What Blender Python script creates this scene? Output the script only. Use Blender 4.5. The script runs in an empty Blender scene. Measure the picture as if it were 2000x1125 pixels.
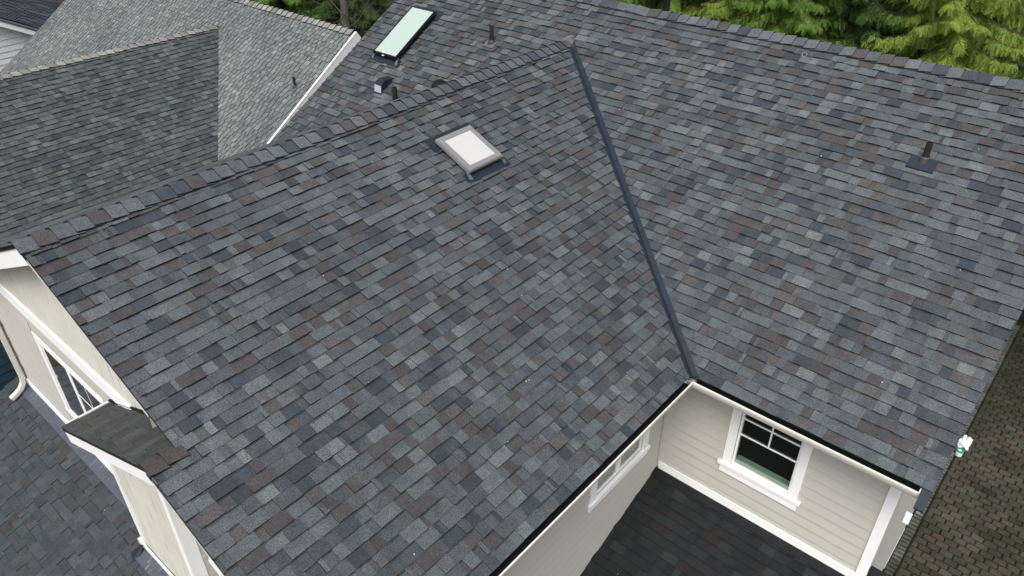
import bpy, math, random
import numpy as np
from mathutils import Vector, Matrix

C = bpy.context.scene.collection
scene = bpy.context.scene
R = random.Random(11)

# ------------------------------------------------------------------ camera, sky, sun, exposure
FPX = 1477.33
CAM = Vector((3.069, -7.010, 6.346))
YAW, PITCH, ROLL = -0.71450, 0.59930, -0.00270
fw = Vector((math.sin(YAW) * math.cos(PITCH), math.cos(YAW) * math.cos(PITCH), -math.sin(PITCH)))
rt0 = Vector((math.cos(YAW), -math.sin(YAW), 0))
up0 = rt0.cross(fw)
rt = rt0 * math.cos(ROLL) + up0 * math.sin(ROLL)
up = up0 * math.cos(ROLL) - rt0 * math.sin(ROLL)
cd = bpy.data.cameras.new('camera')
cam = bpy.data.objects.new('camera', cd)
C.objects.link(cam)
cd.sensor_width = 36
cd.lens = 36 * FPX / 2000
cd.clip_end = 2000
cam.matrix_world = Matrix(((rt.x, up.x, -fw.x, CAM.x), (rt.y, up.y, -fw.y, CAM.y), (rt.z, up.z, -fw.z, CAM.z), (0, 0, 0, 1)))
scene.camera = cam

SUN = Vector((0.21, -0.48, 0.86)).normalized()      # direction towards the veiled sun
world = bpy.data.worlds.new('World')
scene.world = world
world.use_nodes = True
wn, wl = world.node_tree.nodes, world.node_tree.links
wn.clear()
sky = wn.new('ShaderNodeTexSky')
sky.sky_type = 'NISHITA'
sky.sun_disc = False
sky.sun_elevation = math.asin(SUN.z)
sky.sun_rotation = math.atan2(SUN.x, SUN.y)
sky.air_density = 1.0
sky.dust_density = 6.0
sky.ozone_density = 0.8
hsv = wn.new('ShaderNodeHueSaturation')
hsv.inputs['Saturation'].default_value = 0.60
bg = wn.new('ShaderNodeBackground')
bg.inputs['Strength'].default_value = 0.15
wo = wn.new('ShaderNodeOutputWorld')
wl.new(sky.outputs[0], hsv.inputs['Color'])
wl.new(hsv.outputs[0], bg.inputs['Color'])
wl.new(bg.outputs[0], wo.inputs['Surface'])
sd = bpy.data.lights.new('sun', 'SUN')
sd.energy = 1.45
sd.angle = math.radians(28)
sd.color = (1.0, 0.99, 0.97)
sun = bpy.data.objects.new('sun', sd)
C.objects.link(sun)
sun.rotation_euler = (-SUN).to_track_quat('-Z', 'Y').to_euler()
sun.location = (0, 0, 30)
scene.view_settings.view_transform = 'Standard'
scene.view_settings.look = 'None'
scene.view_settings.gamma = 1.0
scene.view_settings.exposure = 0.55
scene.view_settings.use_curve_mapping = False
scene.render.resolution_x, scene.render.resolution_y = 1024, 576


def project(p):
    d = Vector(p) - CAM
    z = d.dot(fw)
    return 1000 + FPX * d.dot(rt) / z, 562.5 - FPX * d.dot(up) / z


# ------------------------------------------------------------------ materials
def new_mat(name):
    m = bpy.data.materials.new(name)
    m.use_nodes = True
    n, l = m.node_tree.nodes, m.node_tree.links
    return m, n, l, n['Principled BSDF']


def noise(n, l, scale, detail=3.0, rough=0.6, stretch=None, coord='Object'):
    if coord == 'World':
        g = n.new('ShaderNodeNewGeometry')
        src = g.outputs['Position']
    else:
        t = n.new('ShaderNodeTexCoord')
        src = t.outputs[coord]
    if stretch:
        mp = n.new('ShaderNodeMapping')
        mp.inputs['Scale'].default_value = stretch
        l.new(src, mp.inputs['Vector'])
        src = mp.outputs[0]
    x = n.new('ShaderNodeTexNoise')
    x.inputs['Scale'].default_value = scale
    x.inputs['Detail'].default_value = detail
    x.inputs['Roughness'].default_value = rough
    l.new(src, x.inputs['Vector'])
    return x.outputs['Fac']


def ramp(n, l, fac, stops):
    r = n.new('ShaderNodeValToRGB')
    e = r.color_ramp.elements
    while len(e) < len(stops):
        e.new(0.5)
    for i, (p, c) in enumerate(stops):
        e[i].position = p
        e[i].color = (c, c, c, 1) if not hasattr(c, '__len__') else (*c, 1)
    l.new(fac, r.inputs['Fac'])
    return r.outputs['Color']


def mult(n, l, a, b, fac=1.0):
    m = n.new('ShaderNodeMix')
    m.data_type = 'RGBA'
    m.blend_type = 'MULTIPLY'
    m.inputs['Factor'].default_value = fac
    l.new(a, m.inputs['A'])
    l.new(b, m.inputs['B'])
    return m.outputs['Result']


def bump(n, l, fac, b, strength, dist=0.01):
    u = n.new('ShaderNodeBump')
    u.inputs['Strength'].default_value = strength
    u.inputs['Distance'].default_value = dist
    l.new(fac, u.inputs['Height'])
    l.new(u.outputs[0], b.inputs['Normal'])


def plain(name, col, rough=0.6, metallic=0.0, spec=0.5, var=0.10, scale=6.0, stretch=None):
    m, n, l, b = new_mat(name)
    f = noise(n, l, scale, 5.0, 0.65, stretch, 'World')
    c = ramp(n, l, f, [(0.3, tuple(x * (1 - var) for x in col)), (0.7, tuple(min(1, x * (1 + var)) for x in col))])
    l.new(c, b.inputs['Base Color'])
    b.inputs['Roughness'].default_value = rough
    b.inputs['Metallic'].default_value = metallic
    b.inputs['Specular IOR Level'].default_value = spec
    return m


def shingle_mat(name, granule=0.75, blotch=0.16, stain=None):
    """mineral granule surface; the colour of each tab comes from the mesh colour attribute 'tint'"""
    m, n, l, b = new_mat(name)
    a = n.new('ShaderNodeAttribute')
    a.attribute_name = 'tint'
    g1 = ramp(n, l, noise(n, l, 95, 2.0, 0.8, None, 'World'), [(0.30, 1 - granule), (0.70, 1 + granule)])
    g2 = ramp(n, l, noise(n, l, 9, 3.0, 0.6, None, 'World'), [(0.3, 1 - blotch), (0.7, 1 + blotch)])
    g3 = ramp(n, l, noise(n, l, 0.55, 4.0, 0.6, (1, 0.6, 1), 'World'), [(0.35, (0.88, 0.90, 0.91)), (0.65, (1.10, 1.09, 1.07))])
    g2 = mult(n, l, g2, g3)
    c = mult(n, l, a.outputs['Color'], g1)
    c = mult(n, l, c, g2)
    if stain:
        s = ramp(n, l, noise(n, l, stain[0], 4.0, 0.6, None, 'World'), [(0.35, stain[1]), (0.65, (1, 1, 1))])
        c = mult(n, l, c, s)
    l.new(c, b.inputs['Base Color'])
    b.inputs['Roughness'].default_value = 0.82
    b.inputs['Specular IOR Level'].default_value = 0.30
    bump(n, l, noise(n, l, 160, 2.0, 0.8, None, 'World'), b, 0.5, 0.004)
    return m


M = {}
M['shingle'] = shingle_mat('asphalt shingle granules')
M['old_shingle'] = shingle_mat('weathered shingle granules', 0.55, 0.25, (0.9, (0.86, 0.92, 0.90)))
M['butt'] = plain('cut asphalt edge', (0.014, 0.016, 0.019), 0.8, spec=0.2)
M['deck'] = plain('dark underlayment', (0.02, 0.021, 0.023), 0.85, spec=0.2)
M['white'] = plain('white trim paint', (0.82, 0.83, 0.83), 0.45, var=0.03, scale=3)
M['cream'] = plain('cream gutter enamel', (0.58, 0.56, 0.50), 0.35, var=0.03, scale=3)
M['siding'] = plain('beige siding paint', (0.455, 0.45, 0.40), 0.6, var=0.035, scale=1.6)
M['siding_white'] = plain('white siding paint', (0.66, 0.68, 0.68), 0.55, var=0.03, scale=1.5)
M['navy'] = plain('navy siding paint', (0.018, 0.045, 0.075), 0.5, var=0.08, scale=2)
M['slate_metal'] = plain('slate blue coated metal', (0.011, 0.018, 0.026), 0.55, spec=0.22, var=0.16, scale=5)
M['dark_metal'] = plain('black coated metal', (0.008, 0.009, 0.011), 0.6, spec=0.15, var=0.2, scale=6)
M['gutter_in'] = plain('wet grime in gutter', (0.006, 0.006, 0.007), 0.5, spec=0.3)
M['alu'] = plain('brushed aluminium frame', (0.23, 0.225, 0.22), 0.38, 0.35, var=0.06, scale=4)
M['lead'] = plain('grey lead flashing', (0.075, 0.09, 0.10), 0.5, 0.2, var=0.35, scale=25)
M['pipe'] = plain('black vent pipe', (0.012, 0.012, 0.013), 0.55, var=0.3, scale=30)
M['room'] = plain('dark room', (0.02, 0.022, 0.02), 0.8)
M['room_sill'] = plain('painted inside sill', (0.60, 0.72, 0.65), 0.5, var=0.05)
M['soil'] = plain('forest floor', (0.035, 0.030, 0.018), 0.95, var=0.5, scale=1.2, spec=0.1)
M['joint'] = plain('mossy joint sand', (0.016, 0.020, 0.008), 0.95, var=0.6, scale=3.0, spec=0.1)
M['bark'] = plain('cedar bark', (0.085, 0.062, 0.045), 0.9, var=0.35, scale=8, stretch=(1, 1, 0.12), spec=0.1)
M['grey_bark'] = plain('grey alder bark', (0.085, 0.083, 0.068), 0.9, var=0.35, scale=5, spec=0.1)
M['plastic'] = plain('white plastic', (0.72, 0.76, 0.78), 0.4, var=0.06)
M['green'] = plain('green plastic', (0.02, 0.22, 0.14), 0.35, var=0.35, scale=30)
M['siding_lap_shade'] = plain('painted lap shade along the board edges', (0.405, 0.397, 0.348), 0.7, var=0.12, scale=2)  # darker beige that paints the lap shadow line into the boards
M['ply'] = plain('beige painted plywood', (0.57, 0.56, 0.495), 0.62, var=0.06, scale=1.5)

# plywood: fine vertical grain and a few dark vertical cracks
m, n, l, b = new_mat('weathered plywood paint')
base = ramp(n, l, noise(n, l, 1.8, 4, 0.6, None, 'World'), [(0.3, (0.54, 0.53, 0.465)), (0.7, (0.61, 0.60, 0.53))])
cr = ramp(n, l, noise(n, l, 1.0, 3, 0.55, (26, 26, 1.5), 'World'), [(0.0, 1.0), (0.625, 1.0), (0.655, 0.66), (0.70, 0.5)])
gr = ramp(n, l, noise(n, l, 1.0, 3, 0.6, (60, 60, 1.2), 'World'), [(0.35, 0.93), (0.65, 1.04)])
l.new(mult(n, l, mult(n, l, base, cr), gr), b.inputs['Base Color'])
b.inputs['Roughness'].default_value = 0.65
M['plywood'] = m

# apron flashing: violet-grey metal with scuffs of white paint
m, n, l, b = new_mat('scuffed apron flashing')
base = ramp(n, l, noise(n, l, 3, 4, 0.6, None, 'World'), [(0.3, (0.034, 0.040, 0.054)), (0.7, (0.052, 0.059, 0.077))])
sc = ramp(n, l, noise(n, l, 1.0, 4, 0.7, (26, 5, 5), 'World'), [(0.60, (1, 1, 1)), (0.68, (3.4, 3.3, 3.0))])
l.new(mult(n, l, base, sc), b.inputs['Base Color'])
b.inputs['Roughness'].default_value = 0.5
M['apron'] = m

# glass that lets the dark room show and mirrors the sky
def glass(name, tint, rough=0.02, mirror=0.12):
    m, n, l, b = new_mat(name)
    n.remove(b)
    out = n['Material Output']
    tr = n.new('ShaderNodeBsdfTransparent')
    tr.inputs['Color'].default_value = (*tint, 1)
    gl = n.new('ShaderNodeBsdfGlossy')
    gl.inputs['Roughness'].default_value = rough
    lw = n.new('ShaderNodeLayerWeight')
    lw.inputs['Blend'].default_value = 0.25
    ad = n.new('ShaderNodeMath')
    ad.operation = 'MULTIPLY_ADD'
    ad.inputs[1].default_value = 0.7
    ad.inputs[2].default_value = mirror
    ad.use_clamp = True
    mx = n.new('ShaderNodeMixShader')
    l.new(lw.outputs['Fresnel'], ad.inputs[0])
    l.new(ad.outputs[0], mx.inputs[0])
    l.new(tr.outputs[0], mx.inputs[1])
    l.new(gl.outputs[0], mx.inputs[2])
    l.new(mx.outputs[0], out.inputs['Surface'])
    return m


M['glass'] = glass('window glass', (0.86, 0.94, 0.89), 0.015, 0.03)
M['glass_grey'] = glass('gable window glass', (0.75, 0.85, 0.82), 0.04, 0.72)


def skylight_glass(name, col):
    m, n, l, b = new_mat(name)
    c = ramp(n, l, noise(n, l, 1.6, 3, 0.5, None, 'World'), [(0.3, tuple(x * 0.96 for x in col)), (0.7, col)])
    l.new(c, b.inputs['Base Color'])
    b.inputs['Roughness'].default_value = 0.10
    b.inputs['Specular IOR Level'].default_value = 0.6
    b.inputs['Coat Weight'].default_value = 0.3
    return m


M['sky_green'] = skylight_glass('frosted green skylight glass', (0.315, 0.40, 0.36))
M['sky_pearl'] = skylight_glass('pearly skylight glass', (0.44, 0.43, 0.425))


def paver_mat():
    m, n, l, b = new_mat('weathered paver')
    a = n.new('ShaderNodeAttribute')
    a.attribute_name = 'tint'
    g = ramp(n, l, noise(n, l, 45, 3, 0.7, None, 'World'), [(0.3, 0.7), (0.7, 1.3)])
    s = ramp(n, l, noise(n, l, 0.75, 5, 0.65, None, 'World'), [(0.38, (0.42, 0.46, 0.33)), (0.58, (1, 1, 1))])
    c = mult(n, l, mult(n, l, a.outputs['Color'], g), s)
    ms = ramp(n, l, noise(n, l, 5.0, 5, 0.7, None, 'World'), [(0.60, 0.0), (0.74, 0.75)])
    mx = n.new('ShaderNodeMix')
    mx.data_type = 'RGBA'
    l.new(ms, mx.inputs['Factor'])
    l.new(c, mx.inputs['A'])
    mx.inputs['B'].default_value = (0.034, 0.036, 0.012, 1)
    c = mx.outputs['Result']
    l.new(c, b.inputs['Base Color'])
    b.inputs['Roughness'].default_value = 0.85
    b.inputs['Specular IOR Level'].default_value = 0.25
    bump(n, l, noise(n, l, 60, 3, 0.7, None, 'World'), b, 0.5, 0.006)
    return m


M['paver'] = paver_mat()


def leaf_mat(name, lo, hi):
    m, n, l, b = new_mat(name)
    a = n.new('ShaderNodeAttribute')
    a.attribute_name = 'tint'
    sep = n.new('ShaderNodeSeparateColor')
    l.new(a.outputs['Color'], sep.inputs[0])
    c = ramp(n, l, sep.outputs[0], [(0.0, lo), (1.0, hi)])
    l.new(c, b.inputs['Base Color'])
    b.inputs['Roughness'].default_value = 0.6
    b.inputs['Specular IOR Level'].default_value = 0.25
    tr = n.new('ShaderNodeBsdfTranslucent')
    l.new(c, tr.inputs['Color'])
    mx = n.new('ShaderNodeMixShader')
    mx.inputs[0].default_value = 0.28
    out = n['Material Output']
    l.new(b.outputs[0], mx.inputs[1])
    l.new(tr.outputs[0], mx.inputs[2])
    l.new(mx.outputs[0], out.inputs['Surface'])
    return m


M['leaf_yellow'] = leaf_mat('yellow green cedar sprays', (0.068, 0.130, 0.018), (0.235, 0.325, 0.045))
M['leaf_mid'] = leaf_mat('mid green cedar sprays', (0.040, 0.100, 0.014), (0.140, 0.250, 0.033))
M['leaf_dark'] = leaf_mat('dark green cedar sprays', (0.020, 0.055, 0.011), (0.066, 0.135, 0.024))

# ------------------------------------------------------------------ mesh helpers
WLOC = {}


class MB:
    """collects faces; build() links them as ONE mesh object"""

    def __init__(s):
        s.v, s.f, s.mi, s.c = [], [], [], []

    def face(s, pts, mi=0, col=(1, 1, 1)):
        i = len(s.v)
        s.v.extend(tuple(p) for p in pts)
        s.f.append(tuple(range(i, i + len(pts))))
        s.mi.append(mi)
        s.c.append(col)

    def prism(s, top, bot, mt=0, ms=0, col=(1, 1, 1), mb=None):
        k, i = len(top), len(s.v)
        s.v.extend(tuple(p) for p in top)
        s.v.extend(tuple(p) for p in bot)
        s.f.append(tuple(range(i, i + k)))
        s.mi.append(mt)
        s.c.append(col)
        for a in range(k):
            b_ = (a + 1) % k
            s.f.append((i + b_, i + a, i + k + a, i + k + b_))
            s.mi.append(ms)
            s.c.append(col)
        s.f.append(tuple(range(i + 2 * k - 1, i + k - 1, -1)))
        s.mi.append(ms if mb is None else mb)
        s.c.append(col)

    def box(s, a, b, mi=0, col=(1, 1, 1)):
        x0, x1 = sorted((a[0], b[0]))
        y0, y1 = sorted((a[1], b[1]))
        z0, z1 = sorted((a[2], b[2]))
        s.prism([(x0, y0, z1), (x1, y0, z1), (x1, y1, z1), (x0, y1, z1)],
                [(x0, y0, z0), (x1, y0, z0), (x1, y1, z0), (x0, y1, z0)], mi, mi, col)

    def tube(s, p0, p1, r0, r1=None, k=12, mi=0, cap=True, hollow=0.0, mi_in=None):
        p0, p1 = Vector(p0), Vector(p1)
        r1 = r0 if r1 is None else r1
        d = (p1 - p0).normalized()
        a = d.orthogonal().normalized()
        b_ = d.cross(a)
        i = len(s.v)
        for p, r in ((p0, r0), (p1, r1)):
            for j in range(k):
                t = 2 * math.pi * j / k
                s.v.append(tuple(p + a * math.cos(t) * r + b_ * math.sin(t) * r))
        for j in range(k):
            q = (j + 1) % k
            s.f.append((i + j, i + q, i + k + q, i + k + j))
            s.mi.append(mi)
            s.c.append((1, 1, 1))
        if cap:
            if hollow:
                i2 = len(s.v)
                for p in (p1, p1 - d * r1 * 2.0):
                    for j in range(k):
                        t = 2 * math.pi * j / k
                        s.v.append(tuple(p + (a * math.cos(t) + b_ * math.sin(t)) * r1 * hollow))
                for j in range(k):
                    q = (j + 1) % k
                    s.f.append((i + k + j, i + k + q, i2 + q, i2 + j))
                    s.f.append((i2 + j, i2 + q, i2 + k + q, i2 + k + j))
                    s.mi += [mi, mi if mi_in is None else mi_in]
                    s.c += [(1, 1, 1)] * 2
                s.f.append(tuple(i2 + k + j for j in range(k)))
            else:
                s.f.append(tuple(i + k + j for j in range(k)))
            s.mi.append(mi)
            s.c.append((1, 1, 1))

    def build(s, name, mats, parent=None, loc=(0, 0, 0), tint=False, smooth=False):
        me = bpy.data.meshes.new(name)
        L = Vector(loc)
        me.from_pydata([(x - L.x, y - L.y, z - L.z) for x, y, z in s.v], [], s.f)
        for mm in (mats if isinstance(mats, (list, tuple)) else [mats]):
            me.materials.append(mm)
        me.polygons.foreach_set('material_index', s.mi)
        if tint:
            at = me.color_attributes.new('tint', 'FLOAT_COLOR', 'CORNER')
            cols = []
            for f, c in zip(s.f, s.c):
                cols.extend((c[0], c[1], c[2], 1.0) * len(f))
            at.data.foreach_set('color', cols)
        if smooth:
            me.polygons.foreach_set('use_smooth', [True] * len(s.f))
        return link(name, me, parent, loc)


def link(name, data, parent=None, loc=(0, 0, 0)):
    o = bpy.data.objects.new(name, data)
    C.objects.link(o)
    WLOC[o.name] = Vector(loc)
    if parent is not None:
        o.parent = parent
        o.location = Vector(loc) - WLOC[parent.name]
    else:
        o.location = loc
    return o


def tag(o, label, cat, group=None):
    o['label'] = label
    o['category'] = cat
    if group:
        o['group'] = group
    return o


def structure(o):
    o['kind'] = 'structure'
    return o


def stuff(o):
    o['kind'] = 'stuff'
    return o


class Frame:
    def __init__(s, o, u, v):
        s.o, s.u, s.v = Vector(o), Vector(u).normalized(), Vector(v).normalized()
        s.n = s.u.cross(s.v).normalized()

    def P(s, a, b, h=0.0):
        return s.o + s.u * a + s.v * b + s.n * h


def clip(poly, hp):
    a, b_, c = hp
    out = []
    for i in range(len(poly)):
        p, q = poly[i], poly[(i + 1) % len(poly)]
        dp, dq = a * p[0] + b_ * p[1] - c, a * q[0] + b_ * q[1] - c
        if dp <= 0:
            out.append(p)
        if (dp < 0 < dq) or (dq < 0 < dp):
            t = dp / (dp - dq)
            out.append((p[0] + (q[0] - p[0]) * t, p[1] + (q[1] - p[1]) * t))
    return out


# tab colours of the new roof (albedo)
NEW = [((0.066, 0.078, 0.083), 25), ((0.053, 0.063, 0.069), 30), ((0.041, 0.050, 0.057), 20), ((0.026, 0.034, 0.042), 11),
       ((0.043, 0.0395, 0.041), 12), ((0.053, 0.050, 0.051), 9), ((0.084, 0.096, 0.099), 6)]
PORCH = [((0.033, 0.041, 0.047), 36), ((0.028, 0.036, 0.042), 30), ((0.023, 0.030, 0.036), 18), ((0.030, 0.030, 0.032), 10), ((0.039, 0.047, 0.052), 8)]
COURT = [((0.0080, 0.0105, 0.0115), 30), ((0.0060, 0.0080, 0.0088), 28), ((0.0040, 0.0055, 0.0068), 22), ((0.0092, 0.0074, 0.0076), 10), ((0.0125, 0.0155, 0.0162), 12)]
OLD_MAIN = [((0.134, 0.146, 0.142), 34), ((0.118, 0.129, 0.126), 36), ((0.100, 0.109, 0.107), 20), ((0.156, 0.167, 0.161), 10)]
OLD_GABLE = [((0.058, 0.068, 0.068), 32), ((0.046, 0.054, 0.055), 30), ((0.035, 0.042, 0.045), 20), ((0.076, 0.086, 0.083), 12), ((0.028, 0.033, 0.038), 6)]
DARK_ROOF = [((0.045, 0.06, 0.075), 40), ((0.035, 0.047, 0.06), 40), ((0.06, 0.075, 0.09), 20)]


def pick(pal, rnd, gain=0.96):
    t = rnd.random() * sum(w for _, w in pal)
    for c, w in pal:
        t -= w
        if t <= 0:
            break
    k = rnd.uniform(0.90, 1.10) * gain
    return (c[0] * k * 0.98, c[1] * k * 1.0, c[2] * k * 1.015)


class Piece:
    __slots__ = ('top', 'bot', 'col', 'area', 'roof', 'band')


def courses(fr, u0, u1, v0, v1, planes, pal, rnd, exposure=0.143, widths=(0.05, 0.09, 0.12, 0.15, 0.18, 0.21, 0.25),
            base=0.010, tooth=0.010, gap=0.0, shadow=True):
    """one slab per shingle tab, laid in lapping courses; planes(uc, vc) -> half planes a*u+b*v<=c that trim it"""
    out = []
    v = v0
    while v < v1 - 0.02:
        ve = min(v + exposure, v1)
        u = u0 - rnd.uniform(0, 0.5)
        raised = rnd.random() < 0.5
        prev = None
        while u < u1:
            w = rnd.choice(widths) * rnd.uniform(0.9, 1.1)
            col = pick(pal, rnd)
            while prev is not None and abs(sum(col) - sum(prev)) < 0.03 * sum(prev):
                col = pick(pal, rnd)
            if prev is not None and rnd.random() < 0.12:
                col = tuple(0.5 * (x + y) for x, y in zip(prev, col))
            prev = col
            g = gap if gap else (0.004 if rnd.random() < 0.12 else 0.0)
            jit = rnd.uniform(-0.003, 0.003)
            poly = [(u + g, v + jit), (u + w, v + jit), (u + w, ve + 0.012), (u + g, ve + 0.012)]
            uc, vc = u + w / 2, (v + ve) / 2
            for hp in [(-1, 0, -u0), (1, 0, u1), (0, 1, v1)] + planes(uc, vc):
                poly = clip(poly, hp)
                if len(poly) < 3:
                    break
            if len(poly) >= 3:
                t = tooth if raised else 0.0
                p = Piece()
                e = ve - v
                lift = rnd.uniform(0, 0.0015)
                p.top = [fr.P(a, b_, (base + t + lift) * max(0.0, 1 - (b_ - v) / e) + 0.003 + 0.4 * t) for a, b_ in poly]
                p.bot = [fr.P(a, b_, -0.004) for a, b_ in poly]
                p.band = None
                if shadow and not raised:
                    # printed shadow line of a laminated shingle: dark granules along the top of the lower ply
                    vb = ve - 0.020 * rnd.uniform(0.7, 1.2)
                    q = clip(clip(poly, (0, -1, -vb)), (0, 1, ve))
                    if len(q) >= 3:
                        H = lambda b_: (base + t + lift) * max(0.0, 1 - (b_ - v) / (e + 0.012)) + (0.003 + 0.4 * t) + 0.0012
                        p.band = [fr.P(a, b_, H(b_)) for a, b_ in q]
                p.col = col
                p.area = 0
                out.append(p)
            u += w
            if rnd.random() < 0.62:
                raised = not raised
        v += exposure
    return out


def lay(mb, p):
    mb.prism(p.top, p.bot, 0, 1, p.col)
    if p.band:
        mb.face(p.band, 0, tuple(x * 0.55 for x in p.col))


def px_area(pts):
    q = [project(p) for p in pts]
    if any(x < 0 or x > 2000 or y < 0 or y > 1125 for x, y in q):
        return 0
    return abs(sum(q[i][0] * q[(i + 1) % len(q)][1] - q[(i + 1) % len(q)][0] * q[i][1] for i in range(len(q)))) / 2


def solid(fr, poly, h0, h1, mb, mi=0, ms=None):
    """flat slab over a (u,v) polygon from height h0 to h1"""
    mb.prism([fr.P(a, b_, h1) for a, b_ in poly], [fr.P(a, b_, h0) for a, b_ in poly], mi, mi if ms is None else ms)


# ------------------------------------------------------------------ key dimensions (metres; eave corner of the inner valley = origin)
TA, TB = 0.4563, 0.5811
AX = 5.14                      # run of the wing roof
ZA = AX * TA
YV = ZA / TB                   # where the wing ridge meets the main roof
BY = 4.95
ZB = BY * TB
XR, XL = 2.90, -9.74           # rakes of the main roof
L1, L2 = 5.31, 5.625           # front rakes of the wing roof
XB = -2.53                     # ridge of the small front gable
GZ = -6.20
YW = 0.55                      # back wall of the courtyard
XW = -0.55                     # wing wall of the courtyard
FW = -5.0                      # front gable wall
cA, sA = 1 / math.hypot(1, TA), TA / math.hypot(1, TA)
cB, sB = 1 / math.hypot(1, TB), TB / math.hypot(1, TB)
FA = Frame((0, 0, 0), (0, 1, 0), (-cA, 0, sA))
FA2 = Frame((-2 * AX, 0, 0), (0, -1, 0), (cA, 0, sA))      # far slope of the wing
FB = Frame((0, 0, 0), (1, 0, 0), (0, cB, sB))
FB2 = Frame((0, 2 * BY, 0), (-1, 0, 0), (0, -cB, sB))      # far slope of the main roof
LA, LB = AX / cA, BY / cB

# ------------------------------------------------------------------ ground
g = MB()
g.face([(-400, -400, GZ - 0.12), (400, -400, GZ - 0.12), (400, 400, GZ - 0.12), (-400, 400, GZ - 0.12)])
structure(g.build('ground', M['soil']))

# paving beside the house: every cobble paver is real; the nearest are single bricks
pv = MB()
pv.box((2.60, -9, GZ - 0.11), (7.5, 15.5, GZ - 0.035))
paving = structure(pv.build('paving', M['joint']))
rp = random.Random(5)
bricks = []
PW, PL = 0.158, 0.238
TONES = [((0.078, 0.067, 0.047), 32), ((0.068, 0.060, 0.043), 30), ((0.055, 0.049, 0.036), 18), ((0.080, 0.060, 0.045), 10), ((0.060, 0.059, 0.036), 10)]


def brick_mesh(x0, x1, y0, y1, z, col, rnd, mb):
    gx = rnd.uniform(0.009, 0.015)
    zt = z + rnd.uniform(-0.006, 0.006)
    c = 0.014
    J = lambda: rnd.uniform(-0.005, 0.005)
    b0 = [(x0 + gx + J(), y0 + gx + J()), (x1 - gx + J(), y0 + gx + J()), (x1 - gx + J(), y1 - gx + J()), (x0 + gx + J(), y1 - gx + J())]
    mx_, my_ = (x0 + x1) / 2, (y0 + y1) / 2
    t0 = [(x + math.copysign(c, mx_ - x), y + math.copysign(c, my_ - y)) for x, y in b0]
    lift = [rnd.uniform(-0.003, 0.003) for _ in range(4)]
    T = [(x, y, zt + e) for (x, y), e in zip(t0, lift)]
    Mid = [(x, y, zt - 0.012) for x, y in b0]
    B = [(x, y, z - 0.05) for x, y in b0]
    mb.face(T, 0, col)
    for i in range(4):
        j = (i + 1) % 4
        mb.face([T[j], T[i], Mid[i], Mid[j]], 0, col)
        mb.face([Mid[j], Mid[i], B[i], B[j]], 0, col)


row = 0
y = -6.0
while y < 15.2:
    x = 2.80 - (0.5 * PL if row % 2 else 0)
    while x < 7.3:
        x0, x1 = max(x, 2.80), x + PL
        if x1 - x0 > 0.05:
            mid = ((x0 + x1) / 2, y + PW / 2, GZ)
            q = project(mid)
            ar = px_area([(x0, y, GZ), (x1, y, GZ), (x1, y + PW, GZ), (x0, y + PW, GZ)])
            vis = ar if (q[0] > 1725 and q[1] > 560) else 0
            # what the main roof's rake hides
            d = Vector(mid) - CAM
            t = (ZB * 0 - 0)
            bricks.append((vis, x0, x1, y, y + PW))
        x += PL
    y += PW
    row += 1
# a soldier edge of narrow pavers against the wall
edge = []
y = 3.6
while y < 14.5:
    edge.append((y, y + 0.056))
    y += 0.107


def hidden_by_roof(p):
    """does the main roof stand between the camera and p?"""
    d = Vector(p) - CAM
    den = FB.n.dot(d)
    t = FB.n.dot(FB.o - CAM) / den
    if not 0 < t < 1:
        return False
    h = CAM + d * t
    return h.x < XR and -0.2 < h.y < BY


bricks = [(0 if hidden_by_roof(((b[1] + b[2]) / 2, (b[3] + b[4]) / 2, GZ)) else b[0],) + b[1:] for b in bricks]
bricks.sort(key=lambda b: -b[0])
rest = MB()
for k, (ar, x0, x1, y0, y1) in enumerate(bricks):
    col = pick(TONES, rp)
    col = tuple(0.80 * c_ for c_ in col)
    moss = min(1.0, max(0.0, (y0 - 9.3 + rp.uniform(-0.9, 0.9)) / 2.0)) * 0.85
    if rp.random() < 0.07:
        moss = rp.uniform(0.4, 0.9)
    col = tuple(c_ * (1 - moss) + m_ * moss for c_, m_ in zip(col, (0.022, 0.024, 0.011)))
    if k < 296 and ar > 0:
        mb = MB()
        brick_mesh(x0, x1, y0, y1, GZ, col, rp, mb)
        mb.build('brick', M['paver'], paving, ((x0 + x1) / 2, (y0 + y1) / 2, GZ), tint=True)
    else:
        brick_mesh(x0, x1, y0, y1, GZ, col, rp, rest)
stuff(rest.build('brick_field', M['paver'], paving, tint=True))
eb = MB()
for y0, y1 in edge:
    k = rp.uniform(0.75, 1.15)
    brick_mesh(2.605, 2.785, y0 - 0.010, y1 + 0.022, GZ + 0.02, (0.105 * k, 0.108 * k, 0.105 * k), rp, eb)
stuff(eb.build('soldier_edge', M['paver'], paving, tint=True))

# ------------------------------------------------------------------ the house
house = bpy.data.objects.new('house', None)
C.objects.link(house)
house.location = (-3.0, 0.0, GZ)
WLOC['house'] = Vector((-3.0, 0.0, GZ))
tag(house, 'beige sided house with a dark grey shingle roof and two skylights, filling the foreground', 'house')

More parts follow.
